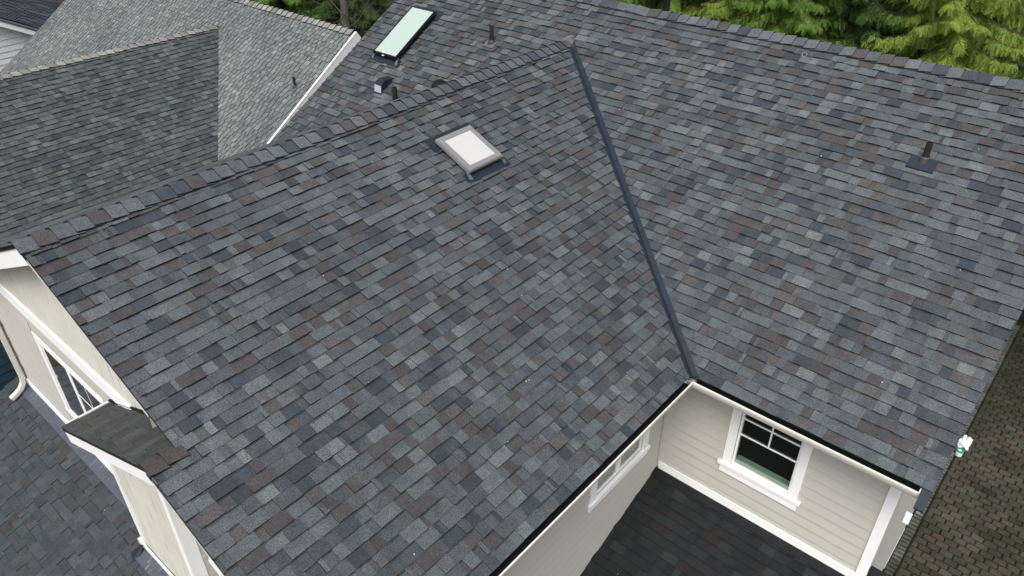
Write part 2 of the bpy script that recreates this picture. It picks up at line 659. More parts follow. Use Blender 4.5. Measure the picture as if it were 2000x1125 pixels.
# decks (the roof parts themselves)
d = MB()
vy = lambda v: (TA / TB) * v * cA            # valley: y on the wing plane at slope distance v
solid(FA, [(-L2, 0), (0, 0), (vy(LA), LA), (-L1, LA), (-L1, -XB / cA), (-L2, -XB / cA)], -0.035, -0.002, d)
solid(FA2, [(-2.0, 0), (L1, 0), (L1, LA), (-vy(LA), LA)], -0.035, -0.002, d)
wing_roof = d.build('wing_roof', M['deck'], house)
wing_roof['label'] = 'roof of the front wing with one square skylight'
d = MB()
bx = lambda v: -(TB / TA) * v * cB           # valley: x on the main plane
vv = YV / cB
solid(FB, [(0, 0), (XR, 0), (XR, LB), (bx(vv), LB), (bx(vv), vv)], -0.035, -0.002, d)
solid(FB, [(bx(vv), vv), (bx(vv), LB), (XL, LB), (XL, 0.26 / cB)], -0.035, -0.002, d)
solid(FB2, [(-XR, 0), (-XL, 0), (-XL, LB), (-XR, LB)], -0.035, -0.002, d)
main_roof = d.build('main_roof', M['deck'], house)
main_roof['label'] = 'main roof at the back with a long skylight and vent pipes'

pieces = []
rs = random.Random(3)


def add(roof, lst):
    for p in lst:
        p.roof = roof
        p.area = px_area(p.top)
    pieces.extend(lst)


off = 0.060
kA = TA / TB * cA


def planes_A(uc, vc):
    n_ = math.hypot(1, kA)
    hp = [(1, -kA, -off * n_)]
    if vc > -XB / cA - 0.07:
        hp.append((-1, 0, L1))
    if abs(vc - 4.66) < 0.44 and -0.95 < uc < 1.25:
        pass
    return hp


def skylight_hole(lst, fr, u0, u1, v0, v1):
    """drop tabs wholly under a curb"""
    keep = []
    for p in lst:
        c = sum(p.top, Vector()) / len(p.top) - fr.o
        a, b_ = c.dot(fr.u), c.dot(fr.v)
        if not (u0 < a < u1 and v0 < b_ < v1):
            keep.append(p)
    return keep


add(wing_roof, courses(FA, -L2, 4.2, 0, LA, planes_A, NEW, rs))
kB = TB / TA * cB


def planes_B(uc, vc):
    n_ = math.hypot(1, kB)
    if uc > bx(vv):
        return [(-1, -kB, -(off + 0.024) * n_)]
    # left valley mirrored about the wing ridge: woven, no metal
    return [(1, -kB, -2 * AX)] if vc < vv else []


add(main_roof, courses(FB, XL, XR, 0, LB, planes_B, NEW, rs))
# far slopes, seen only from elsewhere
far = MB()
for p in courses(FA2, -2.0, L1, 0, LA, lambda a, b_: [(-1, -kA, 0)], NEW, rs, widths=(0.4, 0.7)):
    far.prism(p.top, p.bot, 0, 1, p.col)
stuff(far.build('shingle_field', [M['shingle'], M['butt']], wing_roof, tint=True))
far = MB()
for p in courses(FB2, -XR, -XL, 0, LB, lambda a, b_: [], NEW, rs, widths=(0.4, 0.7)):
    far.prism(p.top, p.bot, 0, 1, p.col)
stuff(far.build('shingle_field', [M['shingle'], M['butt']], main_roof, tint=True))

# small front gable: its right slope is the wing roof itself, its left slope turns down again
GT = TA
gz = -XB * TA
FG = Frame((XB - 2.63, 0, gz - 2.63 * GT), (0, -1, 0), (cA, 0, sA))
LG = 2.63 / cA
d = MB()
solid(FG, [(-FW - 0.02, 0), (L2, 0), (L2, LG), (-FW - 0.02, LG)], -0.035, -0.002, d)
gable_roof = d.build('small_gable_roof', M['deck'], house)
gable_roof['label'] = 'narrow left slope of the small front gable'
GABLE = [((0.040, 0.043, 0.043), 30), ((0.034, 0.037, 0.037), 30), ((0.036, 0.034, 0.033), 18), ((0.047, 0.051, 0.050), 16)]
add(gable_roof, courses(FG, -FW, L2, 0, LG, lambda a, b_: [], GABLE, rs, widths=(0.12, 0.2, 0.28)))

# porch roof in front (lower left) and courtyard roof (lower right)
PT = 0.42
cP, sP = 1 / math.hypot(1, PT), PT / math.hypot(1, PT)
PZ = -2.385
FP = Frame((0, FW - 3.6, PZ - 3.6 * PT), (1, 0, 0), (0, cP, sP))
LP = 3.6 / cP
d = MB()
solid(FP, [(-10.12, 0), (-0.4, 0), (-0.4, LP), (-10.12, LP)], -0.035, -0.002, d)
porch_roof = d.build('porch_roof', M['deck'], house)
porch_roof['label'] = 'lower porch roof under the front gable wall'
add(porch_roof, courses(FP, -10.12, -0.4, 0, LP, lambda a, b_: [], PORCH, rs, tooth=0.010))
CT = 0.34
cC, sC = 1 / math.hypot(1, CT), CT / math.hypot(1, CT)
CZ = -2.50
FC = Frame((0, YW - 6.0, CZ - 6.0 * CT), (1, 0, 0), (0, cC, sC))
LC = 6.0 / cC
d = MB()
solid(FC, [(XW + 0.004, 0), (2.80, 0), (2.80, LC + 0.30), (2.60, LC + 0.30), (2.60, LC - 0.002), (XW + 0.004, LC - 0.002)], -0.035, -0.002, d)
court_roof = d.build('courtyard_roof', M['deck'], house)
court_roof['label'] = 'shaded lower roof in the inner corner below the windows'
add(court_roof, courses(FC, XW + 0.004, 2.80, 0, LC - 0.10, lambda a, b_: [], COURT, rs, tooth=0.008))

pieces.sort(key=lambda p: -p.area)
fields = {}
for k, p in enumerate(pieces):
    if k < 290:
        mb = MB()
        lay(mb, p)
        c = sum(p.top, Vector()) / len(p.top)
        mb.build('shingle', [M['shingle'], M['butt']], p.roof, c, tint=True)
    else:
        fields.setdefault(p.roof.name, (p.roof, MB()))
        lay(fields[p.roof.name][1], p)
for rf, mb in fields.values():
    stuff(mb.build('shingle_field', [M['shingle'], M['butt']], rf, tint=True))


# ridge caps: bent pieces laid along a ridge; the open butt of each faces `butt`
def ridge_caps(roof, start, direc, count, step, down1, down2, rnd, pal, wing=0.185, length=0.27, single=True, th=0.018, lift=0.020, mat='shingle'):
    """direc: from one cap to the next one that laps over it; down1/down2: down-slope unit vectors"""
    direc = Vector(direc).normalized()
    down1, down2 = Vector(down1).normalized(), Vector(down2).normalized()
    mb = MB()
    for i in range(count):
        if single:
            mb = MB()
        col = pick(pal, rnd)
        p0 = Vector(start) + direc * (i * step)
        p1 = p0 + direc * length
        w1, w2 = wing + rnd.uniform(-0.008, 0.008), wing + rnd.uniform(-0.008, 0.008)
        sk = direc * rnd.uniform(-0.008, 0.008)
        h0, h1 = lift + th + 0.006, 0.012
        U = Vector((0, 0, 1))

        def sect(p, h, s_):
            a = p + U * h + down1 * w1 + s_
            c = p + U * h + down2 * w2 - s_
            m1 = p + U * (h + 0.004) + down1 * 0.035
            m2 = p + U * (h + 0.004) + down2 * 0.035
            return [a, m1, p + U * (h - 0.004), m2, c]
        T0, T1 = sect(p0, h0, sk), sect(p1, h1, sk)
        B0, B1 = [q - U * th for q in T0], [q - U * 0.014 for q in T1]
        for j in range(4):
            mb.face([T0[j], T0[j + 1], T1[j + 1], T1[j]], 0, col)
            mb.face([B0[j + 1], B0[j], B1[j], B1[j + 1]], 1, col)
            mb.face([T0[j + 1], T0[j], B0[j], B0[j + 1]], 1, col)
        for j in (0, 4):
            mb.face([T0[j], T1[j], B1[j], B0[j]] if j == 0 else [T1[j], T0[j], B0[j], B1[j]], 1, col)
        if single:
            mb.build('ridge_cap', [M[mat], M['butt']], roof, p0, tint=True)
    if not single:
        stuff(mb.build('ridge_caps', [M[mat], M['butt']], roof, tint=True))


dA1, dA2 = (cA, 0, -sA), (-cA, 0, -sA)
dB1, dB2 = (0, -cB, -sB), (0, cB, -sB)
CAPS = [((0.076, 0.088, 0.095), 34), ((0.060, 0.071, 0.079), 30), ((0.036, 0.044, 0.053), 16), ((0.055, 0.050, 0.050), 11), ((0.086, 0.095, 0.100), 10)]
rc = random.Random(21)
ridge_caps(wing_roof, (-AX, -L1 - 0.03, ZA + 0.012), (0, 1, 0), 49, 0.19, dA1, dA2, rc, CAPS)
x0 = -4.05
ridge_caps(main_roof, (XR, BY, ZB + 0.012), (-1, 0, 0), int((XR - x0) / 0.187), 0.187, dB1, dB2, rc, CAPS)
ridge_caps(main_roof, (XL, BY, ZB + 0.012), (1, 0, 0), int((x0 - XL) / 0.187), 0.187, dB1, dB2, rc, CAPS)
ridge_caps(gable_roof, (XB, -L2 - 0.01, gz + 0.012), (0, 1, 0), 2, 0.18, dA1, dA2, rc, [((0.046, 0.040, 0.039), 1)], wing=0.13, length=0.2)
# closing piece where the wing ridge dies into the main roof
mb = MB()
e0 = Vector((-AX, YV - 0.10, ZA + 0.03))
e1 = Vector((-AX, YV + 0.10, ZA + 0.085))
mb.face([e0 + Vector(dA1) * 0.16, e0, e1, e1 + Vector((0.10, -0.06, -0.03))], 0, (0.085, 0.087, 0.09))
mb.face([e0, e0 + Vector(dA2) * 0.16, e1 + Vector((-0.10, -0.06, -0.03)), e1], 0, (0.10, 0.10, 0.105))
mb.build('end_cap', [M['shingle']], wing_roof, tint=True)

# valley metal: two flats and a standing rib
vdir = Vector((-AX, YV, ZA)).normalized()
VLEN = Vector((-AX, YV, ZA)).length
perpA = (FA.n.cross(vdir)).normalized()
perpA = perpA if perpA.dot(FA.u) < 0 else -perpA          # away from the valley on the wing side
perpB = (FB.n.cross(vdir)).normalized()
perpB = perpB if perpB.dot(FB.u) > 0 else -perpB
NB = (FA.n + FB.n).normalized()
mb = MB()
segs = [(-0.035, VLEN * 0.30), (VLEN * 0.295, VLEN * 0.64), (VLEN * 0.635, VLEN - 0.14)]
for k, (a, b_) in enumerate(segs):
    hh = 0.010 + 0.004 * k
    for pr, nn, wd in ((perpA, FA.n, 0.0605), (perpB, FB.n, 0.0845)):
        p = [vdir * a + pr * 0.008, vdir * a + pr * wd, vdir * b_ + pr * wd, vdir * b_ + pr * 0.008]
        mb.prism([q + nn * (hh + 0.006) for q in p], [q + nn * (hh - 0.016) for q in p])
    r = [(-0.013, 0.012), (-0.004, 0.032), (0.004, 0.032), (0.013, 0.012)]
    lat = (perpB - perpA).normalized()
    T0 = [vdir * a + lat * x + NB * (z + hh * 0.6) for x, z in r]
    T1 = [vdir * b_ + lat * x + NB * (z + hh * 0.6) for x, z in r]
    for j in range(3):
        mb.face([T0[j], T0[j + 1], T1[j + 1], T1[j]])
    mb.face(T0[::-1])
mb.build('valley_flashing', M['slate_metal'], house)

# ------------------------------------------------------------------ trim, gutters
def box_part(name, a, b, mat, parent=house, label=None):
    mb = MB()
    mb.box(a, b)
    c = [(p + q) / 2 for p, q in zip(a, b)]
    o = mb.build(name, mat, parent, c)
    if label:
        o['label'] = label
    return o


def gutter(axis, a0, a1, caps=(True, True)):
    """axis 'y': under the wing eave, axis 'x': under the main eave; trough between fascia and outer lip"""
    mb = MB()

    def P(o, t, z):
        return (o, t, z) if axis == 'y' else (t, -o, z)
    prof = [(-0.055, -0.015), (-0.055, -0.135), (0.045, -0.135), (0.062, -0.10), (0.075, -0.055), (0.075, -0.028), (0.064, -0.022), (0.058, -0.028), (0.058, -0.095), (-0.045, -0.105), (-0.045, -0.015)]
    k = len(prof)
    ends = [[P(o, t, z) for o, z in prof] for t in (a0, a1)]
    inner = {7, 8, 9}
    for j in range(k):
        q = (j + 1) % k
        mb.face([ends[0][j], ends[0][q], ends[1][q], ends[1][j]], 1 if j in inner else 0)
    for t, on in zip((a0, a1), caps):
        if on:
            mb.prism([P(o, t - 0.006, z) for o, z in ((-0.055, -0.015), (0.075, -0.022), (0.075, -0.06), (0.045, -0.135), (-0.055, -0.135))],
                     [P(o, t + 0.006, z) for o, z in ((-0.055, -0.015), (0.075, -0.022), (0.075, -0.06), (0.045, -0.135), (-0.055, -0.135))])
    c = P(0, (a0 + a1) / 2, -0.08)
    return mb.build('gutter', [M['cream'], M['gutter_in']], house, c)


gutter('y', -L2 + 0.02, -0.066, (True, False))
gutter('x', 0.066, 2.79, (False, True))
# soffits and fascia behind the gutters
box_part('soffit', (XW + 0.03, -L2 + 0.03, -0.17), (-0.06, YW - 0.02, -0.145), M['white'])
box_part('soffit', (-0.055, 0.058, -0.168), (XR - 0.03, YW - 0.02, -0.143), M['white'])

# right rake: the overhang runs a little past the gutter end
mb = MB()
solid(FB, [(2.802, -0.24), (XR, -0.24), (XR, -0.001), (2.802, -0.001)], -0.04, 0.008, mb)
mb.build('drip_edge', M['slate_metal'], house)
mb = MB()
solid(FB, [(2.842, -0.20), (XR - 0.025, -0.20), (XR - 0.025, LB), (2.842, LB)], -0.27, -0.125, mb)
mb.build('rake_board', M['white'], house)
box_part('rake_end', (2.765, -0.258, -0.34), (2.825, -0.222, -0.20), M['white'])

# ------------------------------------------------------------------ walls
def wall_core(name, boxes):
    mb = MB()
    for a, b_ in boxes:
        mb.box(a, b_)
    return mb.build(name, M['siding'], house)


def lap_boards(wall, axis, plane, face, a0, a1, z0, z1, hole=None, mat='siding', step=0.1778, single=True):
    """overlapping boards: axis along the wall, plane its position, face = outward sign"""
    mb = MB()
    z = z0
    while z < z1 - 0.01:
        ze = min(z + step, z1)
        spans = [(a0, a1)]
        if hole and ze > hole[2] and z < hole[3]:
            spans = [(a0, hole[0]), (hole[1], a1)]
        for s0, s1 in spans:
            if s1 - s0 < 0.02:
                continue
            if single:
                mb = MB()

            def P(t, off_, zz):
                q = plane + face * off_
                return (t, q, zz) if axis == 'x' else (q, t, zz)
            pr = [(0.003, z), (0.018, z), (0.006, ze), (0.003, ze)]
            A = [P(s0, o, zz) for o, zz in pr]
            B = [P(s1, o, zz) for o, zz in pr]
            zd = z + 0.011
            od = 0.018 - 0.012 * 0.011 / max(ze - z, 0.02)
            dm = 1 if mat == 'siding' else 0  # lower strip of beige boards takes the painted shade colour
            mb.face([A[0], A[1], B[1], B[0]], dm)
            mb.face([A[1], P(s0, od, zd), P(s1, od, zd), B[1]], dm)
            mb.face([P(s0, od, zd), A[2], B[2], P(s1, od, zd)])
            mb.face([A[2], A[3], B[3], B[2]])
            mb.face([A[3], A[0], B[0], B[3]])
            mb.face(A[::-1])
            mb.face(B)
            if single:
                mb.build('siding_board', [M[mat], M['siding_lap_shade']], wall, P((s0 + s1) / 2, 0, z))
        z += step
    if not single:
        stuff(mb.build('siding_boards', M[mat], wall))


# courtyard back wall with its big window (opening x .56..1.41, z -1.66..-.25)
WZ0, WZ1 = -1.665, -0.33
wall_back = wall_core('wall', [((-0.55, YW, -2.6), (0.56, YW + 0.12, -0.145)), ((1.41, YW, -2.6), (2.58, YW + 0.12, -0.145)),
                               ((0.56, YW, -2.6), (1.41, YW + 0.12, WZ0)), ((0.56, YW, WZ1), (1.41, YW + 0.12, -0.145))])
wall_back['label'] = 'courtyard wall under the main eave with one big window'
lap_boards(wall_back, 'x', YW, -1, -0.50, 2.475, -2.43, -0.17, (0.45, 1.52, -1.74, -0.2))
box_part('base_trim', (-0.50, YW - 0.036, -2.49), (2.584, YW - 0.0245, -2.335), M['white'], wall_back)
box_part('corner_board', (2.478, YW - 0.034, -2.60), (2.606, YW + 0.0, -0.168), M['white'], wall_back)
box_part('corner_bead', (-0.552 + 0.021, YW - 0.03, -2.44), (-0.50, YW - 0.0, -0.17), M['siding'], wall_back)
# right side wall, two storeys down to the pavers
wall_side = wall_core('wall', [((2.46, YW + 0.121, GZ - 0.1), (2.58, 9.3, -0.15)), ((2.46, YW + 0.003, -2.75), (2.575, YW + 0.12, -2.6))])
wall_side['label'] = 'right side wall above the pavers'
lap_boards(wall_side, 'y', 2.578, 1, YW + 0.01, 9.3, GZ + 0.15, 0.0, single=True)
box_part('base_trim', (2.58, 4.3, GZ + 0.02), (2.603, 5.4, GZ + 0.147), M['cream'], wall_side)
mb = MB()
mb.prism([(2.58, YW, 0), (2.58, 9.3, 0), (2.58, BY, ZB - 0.3)], [(2.47, YW, 0), (2.47, 9.3, 0), (2.47, BY, ZB - 0.3)])
mb.build('gable_panel', M['siding'], wall_side)

# wing wall facing the courtyard (facing +x) with a low slider window
wall_wing = wall_core('wall', [((XW - 0.12, -1.18, -5.2), (XW, -5.0, -0.15)), ((XW - 0.12, -0.01, -3.2), (XW, YW, -0.15)),
                               ((XW - 0.12, -1.18, -3.8), (XW, -0.01, -1.71)), ((XW - 0.12, -1.18, -0.55), (XW, -0.01, -0.15))])
wall_wing['label'] = 'courtyard wall under the wing eave with a two pane window'
lap_boards(wall_wing, 'y', XW, 1, -4.98, YW - 0.03, -4.6, -0.17, (-1.29, 0.09, -1.86, -0.2))


def window(axis, plane, face, a0, a1, z0, z1, trim, sill_over, muntins, mulls, glass_mat, label, depth=0.10, sillband=True, top=True, sill_z=0.14, rec=0.0, kf=1.0):
    """frame, sill, sash, panes, muntins and a dark room behind"""
    def B(mb, t0, t1, o0, o1, za, zb):
        f0 = kf if abs(o0) < 0.07 and abs(o1) < 0.07 else 1.0
        p, q = plane + face * o0 * f0, plane + face * o1 * f0
        if axis == 'x':
            mb.box((t0, p, za), (t1, q, zb))
        else:
            mb.box((p, t0, za), (q, t1, zb))

    def loc(t, z):
        return (t, plane, z) if axis == 'x' else (plane, t, z)
    mb = MB()
    w = link('window', None, house, loc((a0 + a1) / 2, (z0 + z1) / 2))
    B(mb, a0 - trim, a0 - 0.002, 0.004, 0.036, z0, z1)
    mb.build('side_trim', M['white'], w, loc(a0, (z0 + z1) / 2))
    mb = MB()
    B(mb, a1 + 0.002, a1 + trim, 0.004, 0.036, z0, z1)
    mb.build('side_trim', M['white'], w, loc(a1, (z0 + z1) / 2))
    if top:
        mb = MB()
        B(mb, a0 - trim - 0.02, a1 + trim + 0.02, 0.004, 0.040, z1 + 0.001, z1 + 0.13)
        mb.build('head_trim', M['white'], w, loc((a0 + a1) / 2, z1))
    w['label'] = label
    mb = MB()
    B(mb, a0 - trim - sill_over, a1 + trim + sill_over, 0.004, 0.058, z0 - 0.052, z0 - 0.001)
    B(mb, a0 - trim - 0.02, a1 + trim + 0.02, 0.004, 0.034, z0 - sill_z, z0 - 0.053)
    mb.build('sill', M['white'], w, loc((a0 + a1) / 2, z0 - 0.06))
    # sash ring
    mb = MB()
    r = 0.028
    B(mb, a0, a0 + r, -0.062 + rec, -0.008 + rec, z0, z1)
    B(mb, a1 - r, a1, -0.062 + rec, -0.008 + rec, z0, z1)
    B(mb, a0 + r, a1 - r, -0.060 + rec, -0.010 + rec, z0, z0 + r)
    B(mb, a0 + r, a1 - r, -0.060 + rec, -0.010 + rec, z1 - r, z1)
    for t in mulls:
        B(mb, t - 0.045, t + 0.045, -0.061 + rec, -0.006 + rec, z0 + r, z1 - r)
    mb.build('sash', M['white'], w, loc((a0 + a1) / 2, z0))
    edges = [a0 + r] + [e for t in mulls for e in (t - 0.045, t + 0.045)] + [a1 - r]
    for i in range(0, len(edges), 2):
        mb = MB()
        B(mb, edges[i], edges[i + 1], -0.040 + rec * 1.35, -0.034 + rec * 1.35, z0 + r, z1 - r)
        mb.build('pane', M[glass_mat], w, loc((edges[i] + edges[i + 1]) / 2, (z0 + z1) / 2))
    for (t0, t1, za, zb) in muntins:
        mb = MB()
        B(mb, t0, t1, -0.033 + rec * 1.35, -0.022 + rec * 1.35, za, zb)
        mb.build('muntin', M['white'], w, loc((t0 + t1) / 2, (za + zb) / 2))
    # the room behind
    mb = MB()
    B(mb, a0 - 0.3, a1 + 0.3, -1.6, -1.62, z0 - 0.4, z1 + 0.1)
    B(mb, a0 - 0.3, a0 - 0.28, -0.13, -1.6, z0 - 0.4, z1 + 0.1)
    B(mb, a1 + 0.28, a1 + 0.3, -0.13, -1.6, z0 - 0.4, z1 + 0.1)
    B(mb, a0 - 0.3, a1 + 0.3, -0.13, -1.6, z0 - 0.42, z0 - 0.4)
    B(mb, a0 - 0.3, a1 + 0.3, -0.13, -1.6, z1 + 0.1, z1 + 0.12)
    mb.build('room', M['room'], w, loc((a0 + a1) / 2, z0))
    if sillband:
        mb = MB()
        B(mb, a0 + 0.001, a1 - 0.001, -0.064, -0.22, z0 - 0.02, z0 + 0.012)
        mb.build('inside_sill', M['room_sill'], w, loc((a0 + a1) / 2, z0))
    return w


mt = 0.011
window('x', YW, -1, 0.565, 1.405, WZ0, WZ1, 0.125, 0.055,
       [(0.593, 1.377, -0.81, -0.788), (0.593, 1.377, -1.098, -1.076), (0.977, 0.999, -1.076, -0.81), (0.977, 0.999, -0.788, WZ1 - 0.028)], [], 'glass',
       'large single window with white grid bars in its upper half', sill_z=0.19, top=False)
window('y', XW, 1, -1.17, -0.012, -1.70, -0.56, 0.115, 0.04, [], [-0.595], 'glass', 'low two pane slider window close under the wing eave', sill_z=0.15, top=False)

# front gable wall (faces -y)
GX0, GX1 = -9.73, -0.55
BX0, BX1, BF = -5.07, -3.42, -5.31
wz0, wz1 = -1.80, -0.45
wall_front = wall_core('wall', [((GX0, FW, -2.7), (-7.74, FW + 0.12, 0.12)), ((-5.72, FW, -2.7), (GX1, FW + 0.12, -0.16)), ((-5.72, FW, -0.16), (-2.3, FW + 0.12, 0.12)),
                                ((-7.74, FW, -2.7), (-5.72, FW + 0.12, wz0)), ((-7.74, FW, wz1), (-5.72, FW + 0.12, 0.12))])
wall_front['label'] = 'front gable wall in pale beige above the porch roof'
lap_boards(wall_front, 'x', FW, -1, GX0 + 0.06, -5.1, -2.2, 0.10, (-7.86, -5.61, -1.92, -0.32), step=0.30)
box_part('base_trim', (GX0, FW - 0.038, -2.40), (-5.1, FW - 0.0245, -2.20), M['white'], wall_front)
box_part('base_trim', (-7.4, FW - 0.0365, -2.199), (BX0 - 0.03, FW - 0.0245, -1.96), M['white'], wall_front)
box_part('frieze_board', (GX0 - 0.3, FW - 0.055, 0.12), (-1.2, FW - 0.002, 0.33), M['white'], wall_front)
mb = MB()
tz = lambda x: (AX - abs(x + AX)) * TA - 0.13
mb.prism([(-10.1, FW - 0.03, 0.332), (-10.1, FW + 0.09, 0.332), (-0.9, FW + 0.09, 0.332), (-0.9, FW - 0.03, 0.332)][::-1],
         [(-10.1, FW - 0.03, 0.331), (-10.1, FW + 0.09, 0.331), (-0.9, FW + 0.09, 0.331), (-0.9, FW - 0.03, 0.331)][::-1])
xs0, xs1 = -2 * AX + (0.332 + 0.13) / TA, -(0.332 + 0.13) / TA
mb = MB()
mb.prism([(xs0, FW - 0.03, 0.332), (xs1, FW - 0.03, 0.332), (-AX, FW - 0.03, ZA - 0.13)], [(xs0, FW + 0.09, 0.332), (xs1, FW + 0.09, 0.332), (-AX, FW + 0.09, ZA - 0.13)])
mb.build('gable_panel', M['plywood'], wall_front)
box_part('corner_board', (GX0 - 0.02, FW - 0.036, -2.6), (GX0 + 0.055, FW + 0.1, 0.11), M['siding'], wall_front)
window('x', FW, -1, -7.72, -5.74, wz0, wz1, 0.15, 0.04, [(-6.32, -6.317, wz0 + 0.03, wz1 - 0.03), (-6.79, -5.77, -0.91, -0.907), (-6.79, -5.77, -1.36, -1.357)], [-6.845],
       'glass_grey', 'two pane window in the front gable wall', sillband=False, top=True, sill_z=0.10, rec=0.0, kf=0.22)
# side wall of the wing (faces -x) for other views
wall_core('wall', [((GX0, FW + 0.121, GZ - 0.1), (GX0 + 0.12, 0.5, -0.15)), ((XL + 0.3, 0.501, GZ - 0.1), (XL + 0.42, 9.3, -0.15))])
wall_core('wall', [((GX0 + 0.13, FW + 0.13, GZ - 0.1), (XW - 0.13, FW + 0.25, -2.72)), ((XW - 0.12, -0.3, GZ - 0.1), (2.45, -0.18, -3.2)), ((XL + 0.3, 9.18, GZ - 0.1), (2.46, 9.3, -0.15))])

# rake boards of the wing gable
mb = MB()
solid(FA2, [(L1 - 0.05, -0.05), (L1 - 0.012, -0.05), (L1 - 0.012, LA + 0.03), (L1 - 0.05, LA + 0.03)], -0.235, -0.004, mb)
mb.build('rake_board', M['white'], house)
mb = MB()
solid(FA, [(-L1 + 0.012, 2.98 / cA), (-L1 + 0.05, 2.98 / cA), (-L1 + 0.05, LA), (-L1 + 0.012, LA)], -0.135, -0.004, mb)
solid(FA, [(-L2 + 0.012, 1.8), (-L2 + 0.05, 1.8), (-L2 + 0.05, -XB / cA), (-L2 + 0.012, -XB / cA)], -0.135, -0.004, mb)
mb.build('rake_board', M['ply'], house)
mb = MB()
solid(FA, [(-L2 + 0.004, -0.03), (-L2 + 0.05, -0.03), (-L2 + 0.05, 1.79), (-L2 + 0.004, 1.79)], -0.20, -0.004, mb)
mb.build('rake_board', M['white'], house)
# drip metal on the left rake end of the wing apex
mb = MB()
solid(FA2, [(L1 - 0.02, 0), (L1 + 0.012, 0), (L1 + 0.012, LA), (L1 - 0.02, LA)], -0.003, 0.012, mb)
mb.build('drip_edge', M['dark_metal'], house)

# the box bay under the small gable
bz = lambda y: PZ + (y - FW) * PT
mb = MB()
zb_ = lambda x: gz - (XB - x) * GT - 0.06
mb.prism([(BX0, BF, -3.0), (BX1, BF, -3.0), (BX1, BF, zb_(BX1)), (BX0, BF, zb_(BX0))], [(BX0, FW - 0.002, -3.0), (BX1, FW - 0.002, -3.0), (BX1, FW - 0.002, zb_(BX1)), (BX0, FW - 0.002, zb_(BX0))])
bay = mb.build('wall', M['ply'], house)
bay['label'] = 'narrow plywood faced bay below the small gable'
zr = lambda x: gz - (XB - x) * GT - 0.10
mb = MB()
mb.prism([(BX0, BF - 0.012, bz(BF) - 0.1), (BX1 - 0.10, BF - 0.012, bz(BF) - 0.1), (BX1 - 0.10, BF - 0.012, zr(BX1 - 0.10)), (BX0, BF - 0.012, zr(BX0))],
         [(BX0, BF - 0.001, bz(BF) - 0.1), (BX1 - 0.10, BF - 0.001, bz(BF) - 0.1), (BX1 - 0.10, BF - 0.001, zr(BX1 - 0.10)), (BX0, BF - 0.001, zr(BX0))])
mb.build('gable_panel', M['plywood'], bay)
box_part('corner_board', (BX0 - 0.02, BF - 0.03, -2.75), (BX0 + 0.045, FW - 0.04, -0.15), M['white'], bay)
mb = MB()
mb.box((BX1 - 0.098, BF - 0.03, -2.75), (BX1 + 0.022, BF - 0.002, 0.55))
mb.box((BX1 + 0.001, BF - 0.001, -2.75), (BX1 + 0.022, BF + 0.125, 0.55))
mb.build('corner_board', M['white'], bay)
lap_boards(bay, 'y', BX1, 1, BF + 0.126, FW - 0.01, -2.65, 0.9)
lap_boards(wall_front, 'x', FW, -1, BX1 + 0.02, GX1, -2.2, -0.2, step=0.1778)
mb = MB()
mb.prism([(BX0 - 0.02, BF - 0.038, bz(BF) + 0.16), (BX1 + 0.1, BF - 0.038, bz(BF) + 0.16), (BX1 + 0.1, BF - 0.038, bz(BF) - 0.1), (BX0 - 0.02, BF - 0.038, bz(BF) - 0.1)],
         [(BX0 - 0.02, BF - 0.031, bz(BF) + 0.16), (BX1 + 0.1, BF - 0.031, bz(BF) + 0.16), (BX1 + 0.1, BF - 0.031, bz(BF) - 0.1), (BX0 - 0.02, BF - 0.031, bz(BF) - 0.1)])
mb.build('base_trim', M['white'], bay)
# white rake board, frieze and gutter of the small gable
mb = MB()
solid(FG, [(L2 - 0.05, -0.02), (L2 - 0.012, -0.02), (L2 - 0.012, LG - 0.02), (L2 - 0.05, LG - 0.02)], -0.20, -0.004, mb)
mb.build('rake_board', M['white'], house)
ex, ez = XB - 2.63, gz - 2.63 * GT
mb = MB()
for a, b_, mi in (((ex - 0.085, -L2 + 0.10, ez - 0.12), (ex - 0.070, FW - 0.05, ez - 0.015), 0), ((ex - 0.0699, -L2 + 0.10, ez - 0.12), (ex + 0.02, FW - 0.05, ez - 0.075), 1)):
    mb.box(a, b_, mi)
mb.build('gutter', [M['white'], M['gutter_in']], house, (ex, -5.3, ez))
mb = MB()
mb.tube((ex - 0.02, FW - 0.04, ez + 0.03), (XB - 0.9, FW - 0.04, ez + 0.03 + (2.63 - 0.9) * GT), 0.018, k=6)
mb.build('wall_flashing', M['dark_metal'], gable_roof)
# apron flashing strips on the porch roof along wall and bay
mb = MB()
yy = -FW
solid(FP, [(GX0 + 0.02, LP - 0.20), (BX0 - 0.021, LP - 0.20), (BX0 - 0.021, LP - 0.03), (GX0 + 0.02, LP - 0.03)], 0.014, 0.034, mb)
lb = LP - (FW - BF) / cP
solid(FP, [(BX0 - 0.02, lb - 0.20), (-0.6, lb - 0.20), (-0.6, lb - 0.03), (BX0 - 0.02, lb - 0.03)], 0.014, 0.034, mb)
mb.build('apron_flashing', M['apron'], porch_roof)
mb = MB()
solid(FC, [(XW + 0.01, LC - 0.16), (2.56, LC - 0.16), (2.56, LC - 0.02), (XW + 0.01, LC - 0.02)], 0.012, 0.030, mb)
solid(FC, [(2.59, LC - 0.16), (2.79, LC - 0.16), (2.79, LC + 0.29), (2.61, LC + 0.29)], 0.010, 0.018, mb)
mb.build('apron_flashing', M['dark_metal'], court_roof)

# downspout with its elbow on the porch roof
mb = MB()


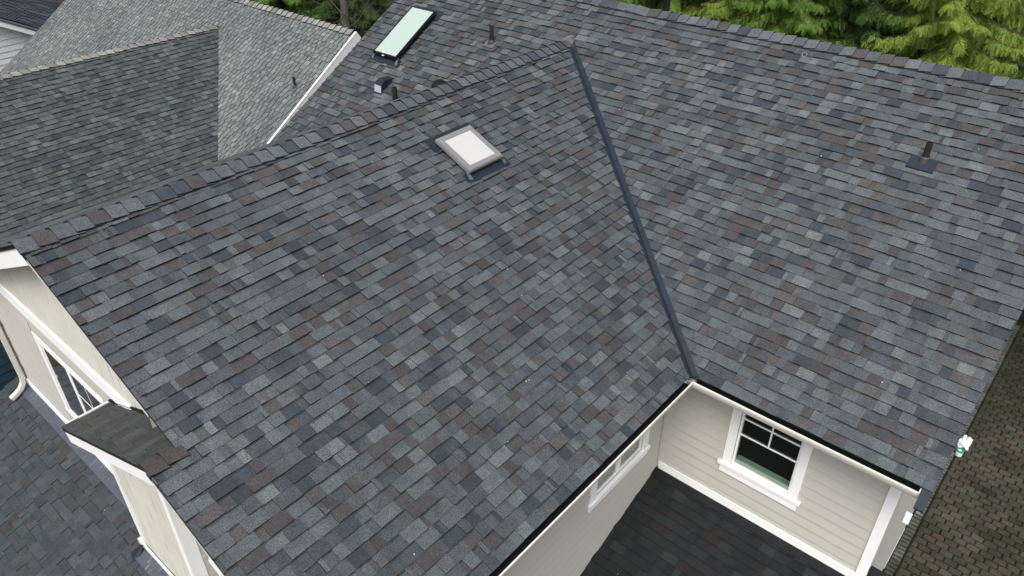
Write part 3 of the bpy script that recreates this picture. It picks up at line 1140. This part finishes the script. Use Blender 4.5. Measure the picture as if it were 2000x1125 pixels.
def square_run(mb, pts, w, d_):
    sec = []
    for i, p in enumerate(pts):
        p = Vector(p)
        a = Vector(pts[max(0, i - 1)])
        b_ = Vector(pts[min(len(pts) - 1, i + 1)])
        t = (b_ - a).normalized()
        s_ = Vector((1, 0, 0))
        q = t.cross(s_).normalized()
        sec.append([p + s_ * w - q * d_, p + s_ * w + q * d_, p - s_ * w + q * d_, p - s_ * w - q * d_])
    for i in range(len(sec) - 1):
        for j in range(4):
            k = (j + 1) % 4
            mb.face([sec[i][j], sec[i][k], sec[i + 1][k], sec[i + 1][j]])
    mb.face(sec[0])
    mb.face(sec[-1][::-1])


square_run(mb, [(-9.64, FW - 0.09, 0.0), (-9.64, FW - 0.09, -2.16), (-9.64, FW - 0.11, -2.25), (-9.64, FW - 0.17, -2.34), (-9.64, FW - 0.26, -2.40), (-9.64, FW - 0.36, -2.45)], 0.042, 0.032)
mb.build('downspout', M['cream'], house)
box_part('board_stub', (BX0 - 0.16, BF - 0.05, bz(BF) + 0.03), (BX0 - 0.02, BF + 0.01, bz(BF) + 0.12), M['cream'], house)
mb = MB()
q0 = Vector((BX0 - 0.02, BF - 0.03, bz(BF) + 0.10))
mb.face([q0, q0 + Vector((-0.02, -0.20, -0.16)), q0 + Vector((-0.14, -0.16, -0.15)), q0 + Vector((-0.05, 0.0, -0.02))])
mb.face([q0, q0 + Vector((0.06, -0.18, -0.20)), q0 + Vector((-0.02, -0.20, -0.16))])
mb.build('kickout_flashing', M['slate_metal'], house)

# ------------------------------------------------------------------ skylights, pipes, vents
def skylight(fr, u0, u1, v0, v1, h, glass_mat, frame_mat, border, label, roof_mat_flash='slate_metal', sidecap='dark_metal', clipbit=False):
    mb = MB()
    ins = 0.035
    solid(fr, [(u0 + ins, v0 + ins), (u1 - ins, v0 + ins), (u1 - ins, v1 - ins), (u0 + ins, v1 - ins)], -0.01, h - 0.045, mb)
    s = mb.build('skylight', M[sidecap], house, fr.P((u0 + u1) / 2, (v0 + v1) / 2, 0))
    s['label'] = label
    fm = MB()
    for a, b_, c, d_ in ((u0, u1, v0, v0 + border), (u0, u1, v1 - border, v1), (u0, u0 + border, v0 + border, v1 - border), (u1 - border, u1, v0 + border, v1 - border)):
        solid(fr, [(a, c), (b_, c), (b_, d_), (a, d_)], h - 0.044, h, fm)
    # outer skirt a little lower
    for a, b_, c, d_ in ((u0 - 0.014, u1 + 0.014, v0 - 0.014, v0 - 0.001), (u0 - 0.014, u1 + 0.014, v1 + 0.001, v1 + 0.014), (u0 - 0.014, u0 - 0.001, v0, v1), (u1 + 0.001, u1 + 0.014, v0, v1)):
        solid(fr, [(a, c), (b_, c), (b_, d_), (a, d_)], h - 0.06, h - 0.014, fm)
    fm.build('frame', M[frame_mat], s, fr.P((u0 + u1) / 2, v0, h))
    gm = MB()
    solid(fr, [(u0 + border - 0.003, v0 + border - 0.003), (u1 - border + 0.003, v0 + border - 0.003), (u1 - border + 0.003, v1 - border + 0.003), (u0 + border - 0.003, v1 - border + 0.003)], h - 0.04, h - 0.008, gm)
    gm.build('pane', M[glass_mat], s, fr.P((u0 + u1) / 2, (v0 + v1) / 2, h))
    # flashing: head saddle above, apron below, two bent feet at the lower corners
    fl = MB()
    e = 0.11
    solid(fr, [(u0 - e, v1 - 0.12), (u1 + e, v1 - 0.12), (u1 + e * 0.9, v1 + 0.13), (u0 - e * 0.9, v1 + 0.13)], 0.0, 0.029, fl)
    fl.build('head_flashing', M[roof_mat_flash], s, fr.P((u0 + u1) / 2, v1, 0))
    fl = MB()
    solid(fr, [(u0 - e * 0.8, v0 - 0.13), (u1 + e * 0.8, v0 - 0.13), (u1 + e * 0.8, v0 + 0.03), (u0 - e * 0.8, v0 + 0.03)], 0.0, 0.029, fl)
    fl.build('apron_flashing', M[roof_mat_flash], s, fr.P((u0 + u1) / 2, v0, 0))
    for uu, sg in ((u0, -1), (u1, 1)):
        ft = MB()
        a = [fr.P(uu - 0.02 * sg, v0 + 0.03, h - 0.05), fr.P(uu + 0.035 * sg, v0 + 0.03, h - 0.05), fr.P(uu + 0.05 * sg, v0 - 0.10, 0.022), fr.P(uu - 0.005 * sg, v0 - 0.12, 0.022)]
        ft.prism(a, [q - fr.n * 0.008 for q in a])
        ft.build('flashing_foot', M['lead'], s, a[0])
    if clipbit:
        ft = MB()
        um = u0 + (u1 - u0) * 0.42
        a = [fr.P(um - 0.03, v0 + 0.05, h + 0.003), fr.P(um + 0.02, v0 + 0.04, h + 0.003), fr.P(um + 0.05, v0 - 0.02, h - 0.02), fr.P(um - 0.01, v0 - 0.03, h - 0.03)]
        ft.prism(a, [q - fr.n * 0.01 for q in a])
        ft.build('paper_tag', M['white'], s, a[0])
    return s


def uv(fr, p):
    q = Vector(p) - fr.o
    return q.dot(fr.u), q.dot(fr.v)


a = uv(FB, (-9.01, 2.68, 1.719))
b_ = uv(FB, (-8.345, 3.81, 2.376))
skylight(FB, a[0], b_[0], a[1], b_[1], 0.14, 'sky_green', 'dark_metal', 0.022, 'long pale green skylight on the main roof', clipbit=True)
a = uv(FA, (-3.629, -0.165, 1.788))
b_ = uv(FA, (-4.258, 0.51, 2.0745))
skylight(FA, a[0], b_[0], a[1], b_[1], 0.12, 'sky_pearl', 'alu', 0.075, 'square pearl white skylight on the wing roof', sidecap='dark_metal')


def vent_pipe(fr, base, height, r, label, parent=house, cone=True, lead=True, plate=0.17, plate_mat='slate_metal', lean=(0, 0)):
    u, v = uv(fr, base)
    mb = MB()
    p0 = fr.P(u, v, -0.02)
    p1 = p0 + Vector((lean[0], lean[1], height + 0.02))
    mb.tube(p0, p1, r, r, 14, 0, True, 0.72, 1)
    o = mb.build('vent_pipe', [M['pipe'], M['gutter_in']], parent, p0)
    if label:
        o['label'] = label
    mb = MB()
    solid(fr, [(u - plate, v - plate * 0.95), (u + plate, v - plate * 0.95), (u + plate, v + plate * 0.3), (u - plate, v + plate * 0.3)], 0.0, 0.031, mb)
    mb.build('flashing', M[plate_mat], o, fr.P(u, v - plate * 0.4, 0))
    if cone:
        mb = MB()
        mb.tube(p0, p0 + Vector((0, 0, 0.10)), r + 0.045, r + 0.006, 14, 0, False)
        if lead:
            mb.tube(p0 + Vector((0, 0, 0.075)), p0 + Vector((0, 0, 0.09)), r + 0.02, r + 0.014, 10, 1, False)
        mb.build('collar', [M['rubber'], M['lead']], o, p0)
    return o


M['rubber'] = plain('black rubber boot', (0.02, 0.02, 0.022), 0.6)
vent_pipe(FB, (1.155, 3.538, 2.056), 0.27, 0.042, 'vent pipe standing alone on the right part of the main roof')
vent_pipe(FB, (-6.64, 3.609, 2.097), 0.33, 0.040, 'vent pipe beside the long skylight', plate_mat='lead', plate=0.12)
vent_pipe(FB, (-7.62, 1.956, 1.137), 0.34, 0.052, 'vent pipe just behind the wing ridge')
# hooded exhaust vent
M['hood_front'] = plain('bright hood front', (0.42, 0.47, 0.52), 0.3, 0.2, var=0.05)  # paler than the rest of the hood: reflected sky put into the colour
u, v = uv(FB, (-8.22, 2.24, 1.30))
mb = MB()
w2 = 0.095
hood = [(-0.21, 0.012), (-0.12, 0.13), (0.03, 0.15), (0.19, 0.02), (0.19, 0.012)]
A_ = [FB.P(u - w2, v + b_, h) for b_, h in hood]
B_ = [FB.P(u + w2, v + b_, h) for b_, h in hood]
for j in range(len(hood)):
    k = (j + 1) % len(hood)
    mb.face([A_[k], A_[j], B_[j], B_[k]], 1 if j == 0 else 0)
mb.face(A_)
mb.face(B_[::-1])
ev = mb.build('roof_vent', [M['slate_metal'], M['hood_front']], house, FB.P(u, v, 0))
ev['label'] = 'small hooded vent below the long skylight'
mb = MB()
solid(FB, [(u - w2 - 0.02, v - 0.23), (u + w2 + 0.02, v - 0.23), (u + w2 + 0.02, v + 0.21), (u - w2 - 0.02, v + 0.21)], 0.0, 0.020, mb)
mb.build('flashing', M['dark_metal'], ev, FB.P(u, v - 0.15, 0.1))
# low dark vent half hidden behind the wing ridge
u, v = uv(FB, (-6.97, 2.56, 1.488))
mb = MB()
prof = [(-0.11, 0.0), (-0.13, 0.03), (-0.10, 0.085), (0.02, 0.10), (0.12, 0.03), (0.13, 0.0)]
A_ = [FB.P(u - 0.13, v + b_, h) for b_, h in prof]
B_ = [FB.P(u + 0.13, v + b_, h) for b_, h in prof]
for j in range(len(prof)):
    k = (j + 1) % len(prof)
    mb.face([A_[k], A_[j], B_[j], B_[k]])
mb.face(A_)
mb.face(B_[::-1])
o = mb.build('roof_vent', M['dark_metal'], house, FB.P(u, v, 0))
o['label'] = 'low black vent peeping over the wing ridge'
# flue behind the main ridge
mb = MB()
mb.tube((-4.02, 5.42, 1.9), (-4.02, 5.42, 4.6), 0.052, 0.052, 16)
o = mb.build('flue_pipe', M['dark_metal'], house, (-4.02, 5.42, 2.5))
# wire anchor ring near the ridge
u, v = uv(FB, (-1.13, 4.70, 2.731))
mb = MB()
pr = None
for i in range(13):
    t = 2 * math.pi * i / 12
    p = FB.P(u + 0.038 * math.cos(t), v + 0.030 * math.sin(t), 0.02 + 0.012 * math.sin(t))
    if pr is not None:
        mb.tube(pr, p, 0.005, 0.005, 6, 0, False)
    pr = p
mb.build('anchor_ring', M['alu'], house, FB.P(u, v, 0))

# bits of paper-white grit caught on the shingles
rg = random.Random(8)
mb = MB()
for fr, nn, ur, vr in ((FA, 14, (-5.2, 1.5), (0.3, 5.2)), (FB, 14, (-4, 2.8), (0.3, 5)), (FC, 7, (-0.4, 2.4), (3, 6.1)), (FP, 10, (-10, -5), (1.0, 3.5))):
    for _ in range(nn):
        u, v = rg.uniform(*ur), rg.uniform(*vr)
        if fr is FA and u > kA * v - 0.2:
            continue
        if fr is FB and u < -kB * v + 0.2:
            continue
        s_ = rg.uniform(0.0025, 0.0050)
        c = fr.P(u, v, 0.022)
        mb.box(c - Vector((s_, s_ * 0.6, 0.004)), c + Vector((s_, s_ * 0.6, 0.004)))
stuff(mb.build('grit', M['plastic'], house))

# ------------------------------------------------------------------ bag and jar on the pavers
rb = random.Random(4)
bag = bpy.data.meshes.new('plastic_bag')
import bmesh
bm = bmesh.new()
bmesh.ops.create_icosphere(bm, subdivisions=3, radius=0.5)
for v_ in bm.verts:
    k = 1 + 0.30 * math.sin(v_.co.x * 9 + 1) * math.cos(v_.co.y * 7) + 0.18 * math.sin(v_.co.z * 13 + v_.co.x * 11) + rb.uniform(-0.05, 0.05)
    v_.co = Vector((v_.co.x * 0.34 * k, v_.co.y * 0.50 * k, max(v_.co.z, -0.25) * 0.40 * k))
bm.to_mesh(bag)
bm.free()
bag.materials.append(M['plastic'])
bo = link('plastic_bag', bag, None, (2.86, 8.78, GZ + 0.04))
bo.scale = (0.72, 0.72, 0.72)
tag(bo, 'crumpled white plastic bag lying on the mossy pavers', 'bag')
mb = MB()
mb.tube((2.84, 8.36, GZ + 0.0), (2.84, 8.36, GZ + 0.12), 0.070, 0.075, 16, 1)
mb.tube((2.84, 8.36, GZ + 0.121), (2.84, 8.36, GZ + 0.15), 0.078, 0.075, 16, 0, True, 0.6, 0)
jo = mb.build('jar', [M['green'], M['plastic']], None, (2.84, 8.36, GZ))
tag(jo, 'small jar with a green lid beside the white bag', 'jar')

# ------------------------------------------------------------------ neighbour with the weathered roof
nb = bpy.data.objects.new('neighbour_house', None)
C.objects.link(nb)
nb.location = (-18, 0, GZ)
WLOC['neighbour_house'] = Vector((-18, 0, GZ))
tag(nb, 'navy sided house next door with an old weathered grey green shingle roof', 'house')
NX, NT, NRY, NRZ = -12.0, 0.667, 4.58, 1.147
NXL = -25.2
cN, sN = 1 / math.hypot(1, NT), NT / math.hypot(1, NT)
NRUN = 7.5
FN = Frame((0, NRY - NRUN, NRZ - NRUN * NT), (1, 0, 0), (0, cN, sN))
LN = NRUN / cN
GX_, GTN = -16.9, 0.492
GRZ = 0.60
GYV = 3.74                      # where the cross gable's ridge meets the main slope
cG, sG = 1 / math.hypot(1, GTN), GTN / math.hypot(1, GTN)
GRUN = 4.1
FGN = Frame((GX_ + GRUN, 0, GRZ - GRUN * GTN), (0, 1, 0), (-cG, 0, sG))
FGN2 = Frame((GX_ - GRUN, 0, GRZ - GRUN * GTN), (0, -1, 0), (cG, 0, sG))
LGN = GRUN / cG
YF = -5.6
d = MB()
solid(FN, [(NXL, 0), (NX, 0), (NX, LN), (NXL, LN)], -0.2, -0.002, d)
FN2 = Frame((0, NRY + NRUN, NRZ - NRUN * NT), (-1, 0, 0), (0, -cN, sN))
solid(FN2, [(-NX, 0), (-NXL, 0), (-NXL, LN), (-NX, LN)], -0.2, 0.02, d)
nroof = d.build('main_roof', M['deck'], nb)
ro = random.Random(31)
# valley line of the right gable slope on the main slope
zc = lambda v: FN.P(0, v).z


def planes_N(uc, vc):
    z = FN.P(0, vc).z
    hp = []
    if z < GRZ:
        k = sN / GTN                       # dx per v along the valley
        vr = (GRZ - (NRZ - NRUN * NT)) / sN
        if uc > GX_:
            hp.append((-1, -k, -(GX_ + k * vr)))
        else:
            hp.append((1, -k, GX_ - k * vr))
    return hp


mb = MB()
for p in courses(FN, NXL, NX, 0, LN, planes_N, OLD_MAIN, ro, exposure=0.127, widths=(0.13, 0.16, 0.165, 0.19), base=0.010, tooth=0.003, gap=0.022, shadow=False):
    lay(mb, p)
stuff(mb.build('shingle_field', [M['old_shingle'], M['butt']], nroof, tint=True))
d = MB()
solid(FGN, [(YF, 0), (-2.4, 0), (GYV, LGN), (YF, LGN)], -0.2, -0.004, d)
solid(FGN2, [(-GYV, LGN), (2.4, 0), (-YF, 0), (-YF, LGN)], -0.2, 0.01, d)
ngable = d.build('cross_gable_roof', M['deck'], nb)


def planes_G(uc, vc):
    # y of the valley at slope distance v
    z0 = FGN.P(0, 0).z
    y0 = (z0 - (NRZ - NRY * NT)) / NT
    k = sG / NT
    return [(1, -k, y0)]


mb = MB()
for p in courses(FGN, YF, GYV, 0, LGN, planes_G, OLD_GABLE, ro, exposure=0.146, widths=(0.10, 0.14, 0.19, 0.25), base=0.012, tooth=0.008, gap=0.004):
    lay(mb, p)
stuff(mb.build('shingle_field', [M['old_shingle'], M['butt']], ngable, tint=True))
OCAP = [((0.215, 0.215, 0.195), 40), ((0.18, 0.175, 0.16), 30), ((0.155, 0.145, 0.13), 20)]
ridge_caps(ngable, (GX_, YF, GRZ + 0.01), (0, 1, 0), int((GYV - YF) / 0.20), 0.20, (cG, 0, -sG), (-cG, 0, -sG), ro, OCAP, single=False, mat='old_shingle', wing=0.14, th=0.02)
ridge_caps(nroof, (NX - 0.02, NRY, NRZ + 0.01), (-1, 0, 0), int((NX - NXL) / 0.22), 0.22, (0, -cN, -sN), (0, cN, -sN), ro, OCAP, single=False, mat='old_shingle', wing=0.17, th=0.02)
mb = MB()
solid(FN, [(NX + 0.003, -0.02), (NX + 0.045, -0.02), (NX + 0.045, LN + 0.02), (NX + 0.003, LN + 0.02)], -0.30, -0.01, mb)
solid(FN, [(NX - 0.002, 0), (NX + 0.05, 0), (NX + 0.05, LN), (NX - 0.002, LN)], -0.009, 0.004, mb)
rbd = mb.build('rake_board', M['white'], nb)
mb = MB()
mb.box((NXL + 0.4, -2.5, GZ - 0.1), (NX - 0.5, 11.5, -3.95))
mb.prism([(NX - 0.5, -2.5, -3.95), (NX - 0.5, 11.5, -3.95), (NX - 0.5, NRY, NRZ - 0.25)], [(NXL + 0.4, -2.5, -3.95), (NXL + 0.4, 11.5, -3.95), (NXL + 0.4, NRY, NRZ - 0.25)])
nwall = mb.build('wall', M['navy'], nb)
mb = MB()
mb.box((GX_ - GRUN + 0.4, YF + 0.4, GZ - 0.1), (GX_ + GRUN - 0.35, -2.4, GRZ - GRUN * GTN - 0.12))
gw = mb.build('wall', M['navy'], nb)
lap_boards(gw, 'y', GX_ + GRUN - 0.35, 1, YF + 0.55, -2.4, GZ, GRZ - GRUN * GTN - 0.15, mat='navy', step=0.20)
box_part('corner_board', (GX_ + GRUN - 0.349, YF + 0.38, GZ), (GX_ + GRUN - 0.315, YF + 0.50, GRZ - GRUN * GTN - 0.15), M['white'], gw)
vent_pipe(FN, (-12.475, 2.97, 0.073), 0.26, 0.035, 'vent pipe near the white rake board', parent=nb, plate_mat='lead', plate=0.11)

# ------------------------------------------------------------------ white sided house beyond, top left
wh = bpy.data.objects.new('white_house', None)
C.objects.link(wh)
wh.location = (-32, 1, GZ)
WLOC['white_house'] = Vector((-32, 1, GZ))
tag(wh, 'white sided house with a dark roof at the far left edge', 'house')
HX = -28.0
rk = -0.552                      # fall of the rake towards +y
zrake = lambda yy: -0.758 + (yy - 1.718) * rk
mb = MB()
mb.prism([(HX, -6, GZ), (HX, 5, GZ), (HX, 5, zrake(5)), (HX, -6, zrake(-6))], [(HX - 5, -6, GZ), (HX - 5, 5, GZ), (HX - 5, 5, zrake(5)), (HX - 5, -6, zrake(-6))])
hw = mb.build('wall', M['siding_white'], wh)
mb = MB()
z = -4.6
while z < 1.5:
    ymax = min(5.0, 1.718 + (z + 0.36 + 0.758) / rk)
    ymin = -3.0
    if ymax > ymin + 0.3:
        mb = MB()
        mb.prism([(HX + 0.024, ymin, z), (HX + 0.024, ymax, z), (HX + 0.006, ymax, z + 0.198), (HX + 0.006, ymin, z + 0.198)],
                 [(HX + 0.001, ymin, z), (HX + 0.001, ymax, z), (HX + 0.001, ymax, z + 0.198), (HX + 0.001, ymin, z + 0.198)])
        mb.build('siding_board', M['siding_white'], hw, (HX, 0, z))
    z += 0.2
FH = Frame((HX + 0.30, 1.718, -0.758), (0, 1, rk), (-1, 0, 0))
mb = MB()
q = [(-7, -0.0), (4, -0.0), (4, 0.03), (-7, 0.03)]
solid(FH, q, -0.17, 0.0, mb)
mb.build('rake_board', M['white'], wh)
mb = MB()
solid(FH, [(-7, 0.031), (4, 0.031), (4, 1.0), (-7, 1.0)], -0.05, 0.03, mb)
solid(FH, [(-7, -0.03), (4, -0.03), (4, 0.03), (-7, 0.03)], 0.004, 0.05, mb)
hr = mb.build('roof', M['lead'], wh)
FH2 = Frame(FH.P(0, 1.02, 0.06), FH.u, (FH.v + Vector((0, 0, 0.33))).normalized())
mb = MB()
solid(FH2, [(-7, 0), (4, 0), (4, 5), (-7, 5)], -0.2, -0.002, mb)
mb.build('upper_roof', M['deck'], wh)
mb = MB()
for p in courses(FH2, -7, 4, 0, 5, lambda a, b_: [], DARK_ROOF, ro, exposure=0.16, widths=(0.3, 0.5), base=0.014, tooth=0.01):
    lay(mb, p)
stuff(mb.build('shingle_field', [M['shingle'], M['butt']], hr, tint=True))

# ------------------------------------------------------------------ cedars
def spray_template(seed, pairs=9):
    """flat fan of scale-leaf twigs, length 1 along +x, drooping"""
    rnd = random.Random(seed)
    tris = []
    for i in range(pairs):
        s = 0.06 + 0.92 * i / (pairs - 1)
        ln = (0.40 * (1 - s) ** 0.7 + 0.11) * rnd.uniform(0.8, 1.15)
        for sg in (-1, 1):
            a = math.radians(rnd.uniform(32, 52)) * sg
            b0 = np.array([s + rnd.uniform(-0.02, 0.02), 0, -0.30 * s * s])
            dr = np.array([math.cos(a), math.sin(a), -0.30 - 0.35 * s + rnd.uniform(-0.12, 0.12)])
            t = b0 + dr * ln
            w = np.array([-math.sin(a), math.cos(a), rnd.uniform(-0.35, 0.35)]) * 0.030
            m_ = b0 + dr * ln * 0.45
            tris.append((b0, m_ + w, t))
            tris.append((b0, t, m_ - w))
    return np.array(tris)          # (T,3,3)


TPL = [spray_template(k) for k in range(4)]


def crown_mesh(name, seed, height, radius, z0, nb_, zlow, dens=1.0):
    rnd = np.random.default_rng(seed)
    allv, allc, bark = [], [], MB()
    for i in range(nb_):
        f = (i + rnd.uniform(0, 1)) / nb_
        z = zlow + (height - 0.3 - zlow) * f
        L = radius * (1 - z / height) ** 0.75 + 0.35
        L *= rnd.uniform(0.72, 1.12)
        az = i * 2.39996 + rnd.uniform(-0.3, 0.3)
        o = np.array([math.cos(az), math.sin(az), 0])
        s_ = np.array([-math.sin(az), math.cos(az), 0])
        droop = rnd.uniform(0.30, 0.55)
        upt = rnd.uniform(0.10, 0.28)
        bend = rnd.uniform(-0.25, 0.25)

        def pt(t):
            return o * (L * t) + s_ * (bend * L * t * t) + np.array([0, 0, z0 + z + L * (0.10 * t - droop * t ** 1.5 + upt * t ** 4)])
        last = None
        for t in (0.0, 0.25, 0.5, 0.75, 1.0):
            p = pt(t)
            if last is not None:
                bark.tube(last, p, 0.018 * (1.15 - t + 0.25), 0.018 * (1.0 - t * 0.85), 4, 0, False)
            last = p
        nsp = max(6, int(L * 24 * dens))
        for k in range(nsp):
            t = 0.22 + 0.78 * (k + rnd.uniform(0, 1)) / nsp
            p = pt(t)
            tan = pt(min(1.0, t + 0.03)) - pt(t - 0.03)
            tan = tan / np.linalg.norm(tan)
            sg = 1 if k % 2 else -1
            side = s_ * sg
            ln = (0.34 * (1.12 - t) + 0.16) * rnd.uniform(0.75, 1.2)
            dirx = side * rnd.uniform(0.55, 0.95) + tan * rnd.uniform(0.45, 0.9) + np.array([0, 0, rnd.uniform(-1.5, -0.25)]) + rnd.normal(0, 0.22, 3)
            dirx /= np.linalg.norm(dirx)
            upv = np.array([0, 0, 1.0]) + o * 0.35 + rnd.normal(0, 0.25, 3)
            diry = np.cross(upv, dirx)
            diry /= np.linalg.norm(diry)
            dirz = np.cross(dirx, diry)
            mat = np.stack([dirx, diry, dirz]) * ln
            tp = TPL[rnd.integers(len(TPL))]
            w = tp @ mat + p
            allv.append(w.reshape(-1, 3))
            c = np.clip(rnd.normal(0.48, 0.22) + 0.18 * (t - 0.5), 0, 1)
            allc.append(np.full(len(tp), c) + rnd.uniform(-0.30, 0.30, len(tp)))
    V = np.concatenate(allv).astype(np.float32)
    cc = np.clip(np.concatenate(allc), 0, 1)
    nt = len(V) // 3
    me = bpy.data.meshes.new(name)
    me.vertices.add(len(V))
    me.vertices.foreach_set('co', V.ravel())
    me.loops.add(len(V))
    me.loops.foreach_set('vertex_index', np.arange(len(V), dtype=np.int32))
    me.polygons.add(nt)
    me.polygons.foreach_set('loop_start', np.arange(0, len(V), 3, dtype=np.int32))
    me.polygons.foreach_set('loop_total', np.full(nt, 3, dtype=np.int32))
    at = me.attributes.new('tint', 'FLOAT_COLOR', 'FACE')
    col = np.ones((nt, 4), np.float32)
    col[:, 0] = col[:, 1] = col[:, 2] = cc
    at.data.foreach_set('color', col.ravel())
    me.update()
    return me, bark


H0 = 13.5
CR = []
for sd_ in (1, 2, 3):
    me, bark = crown_mesh('crown', 40 + sd_, H0, 3.1, 0.0, 310, 2.2)
    bm_ = bpy.data.meshes.new('branches')
    bm_.from_pydata(bark.v, [], bark.f)
    me.materials.append(M['leaf_mid'])
    bm_.materials.append(M['bark'])
    CR.append((me, bm_))
tm = MB()
tm.tube((0, 0, -0.2), (0, 0, 5), 0.26, 0.18, 12, 0, False)
tm.tube((0, 0, 5), (0, 0, H0 - 0.2), 0.18, 0.02, 12, 0, False)
tmesh = bpy.data.meshes.new('trunk')
tmesh.from_pydata(tm.v, [], tm.f)
tmesh.materials.append(M['bark'])


def cedar(x, y, kind, variant, rot, scale, label):
    t = bpy.data.objects.new('cedar_tree', None)
    C.objects.link(t)
    t.location = (x, y, GZ)
    t.rotation_euler = (0, 0, rot)
    t.scale = (scale, scale, scale)
    tag(t, label, 'tree', 'cedars behind the houses')
    for nm, dt, mt_ in (('trunk', tmesh, 'bark'), ('crown', CR[variant][0], kind), ('branches', CR[variant][1], 'bark')):
        o = bpy.data.objects.new(nm, dt)
        C.objects.link(o)
        o.parent = t
        o.material_slots[0].link = 'OBJECT'
        o.material_slots[0].material = M[mt_]


TREES = [
    (-0.9, 13.6, 'leaf_yellow', 0, 0.4, 1.00, 'broad yellow green cedar whose sprays hang nearest the right end of the main ridge'),
    (-3.7, 15.0, 'leaf_dark', 1, 1.7, 1.02, 'dark green cedar in the gap left of the broad yellow green one'),
    (-6.4, 13.7, 'leaf_yellow', 2, 2.9, 0.90, 'light green cedar directly right of the black flue pipe'),
    (-9.2, 14.4, 'leaf_mid', 0, 4.1, 1.00, 'mid green cedar behind the black flue pipe'),
    (1.9, 15.2, 'leaf_mid', 1, 5.2, 0.98, 'mid green cedar at the right edge of the photo'),
    (-4.9, 13.2, 'leaf_mid', 1, 0.1, 0.84, 'smaller bright green cedar between the light green and the dark cedar'),
    (-12.2, 15.6, 'leaf_dark', 2, 2.2, 1.05, 'dark cedar left of the flue pipe, mostly hidden by the main ridge'),
    (-1.9, 18.4, 'leaf_dark', 2, 3.3, 1.10, 'dark cedar in the second row behind the broad yellow green one'),
    (-6.9, 18.6, 'leaf_dark', 0, 1.2, 1.10, 'dark cedar in the second row behind the light green one'),
    (-11.5, 19.8, 'leaf_dark', 1, 2.0, 1.10, 'dark cedar in the second row behind the mid green one'),
    (-24.3, 10.4, 'leaf_mid', 0, 3.6, 0.92, 'mid green cedar seen over the left part of the weathered ridge'),
    (-22.0, 12.2, 'leaf_dark', 2, 5.0, 0.95, 'dark cedar standing left of the bare grey trunk'),
    (-19.0, 16.2, 'leaf_dark', 1, 0.9, 1.00, 'dark cedar in the deep shade behind the bare grey trunk'),
]
for a in TREES:
    cedar(*a)

# bare alder with a grey trunk and thin twigs in the gap between the houses
al = bpy.data.objects.new('alder_tree', None)
C.objects.link(al)
al.location = (-19.6, 10.1, GZ)
tag(al, 'bare grey trunked tree with thin twigs in the gap between the two roofs', 'tree')
mb = MB()
pts = [(0, 0, 0), (0.06, 0.02, 3), (-0.03, 0, 5.2), (0.03, 0, 6.2), (-0.05, 0.05, 7.5), (0.10, 0, 10)]
for p, q, r0, r1 in zip(pts, pts[1:], (0.19, 0.17, 0.15, 0.135, 0.12), (0.17, 0.15, 0.135, 0.12, 0.07)):
    mb.tube(p, q, r0, r1, 10, 0, False)
me = bpy.data.meshes.new('trunk')
me.from_pydata(mb.v, [], mb.f)
me.materials.append(M['grey_bark'])
o = bpy.data.objects.new('trunk', me)
C.objects.link(o)
o.parent = al
rt_ = random.Random(6)
mb = MB()


def twig(p, d_, L, r, depth):
    p = Vector(p)
    for i in range(4):
        d2 = (d_ + Vector((rt_.uniform(-0.3, 0.3), rt_.uniform(-0.3, 0.3), rt_.uniform(-0.25, 0.3)))).normalized()
        q = p + d2 * L / 4
        mb.tube(p, q, r * (1 - i * 0.2), r * (0.8 - i * 0.2), 4, 0, False)
        if depth and i:
            for _ in range(2):
                twig(q, (d2 + Vector((rt_.uniform(-1, 1), rt_.uniform(-1, 1), rt_.uniform(-0.4, 0.6)))).normalized(), L * 0.5, r * 0.45, depth - 1)
        p, d_ = q, d2


for i in range(26):
    z = 3.0 + i * 0.24
    a = i * 2.4
    twig((0, 0, z), Vector((math.cos(a), math.sin(a), 0.35)), rt_.uniform(1.6, 3.0), 0.022, 2)
me = bpy.data.meshes.new('branches')
me.from_pydata(mb.v, [], mb.f)
me.materials.append(M['grey_bark'])
o = bpy.data.objects.new('branches', me)
C.objects.link(o)
o.parent = al
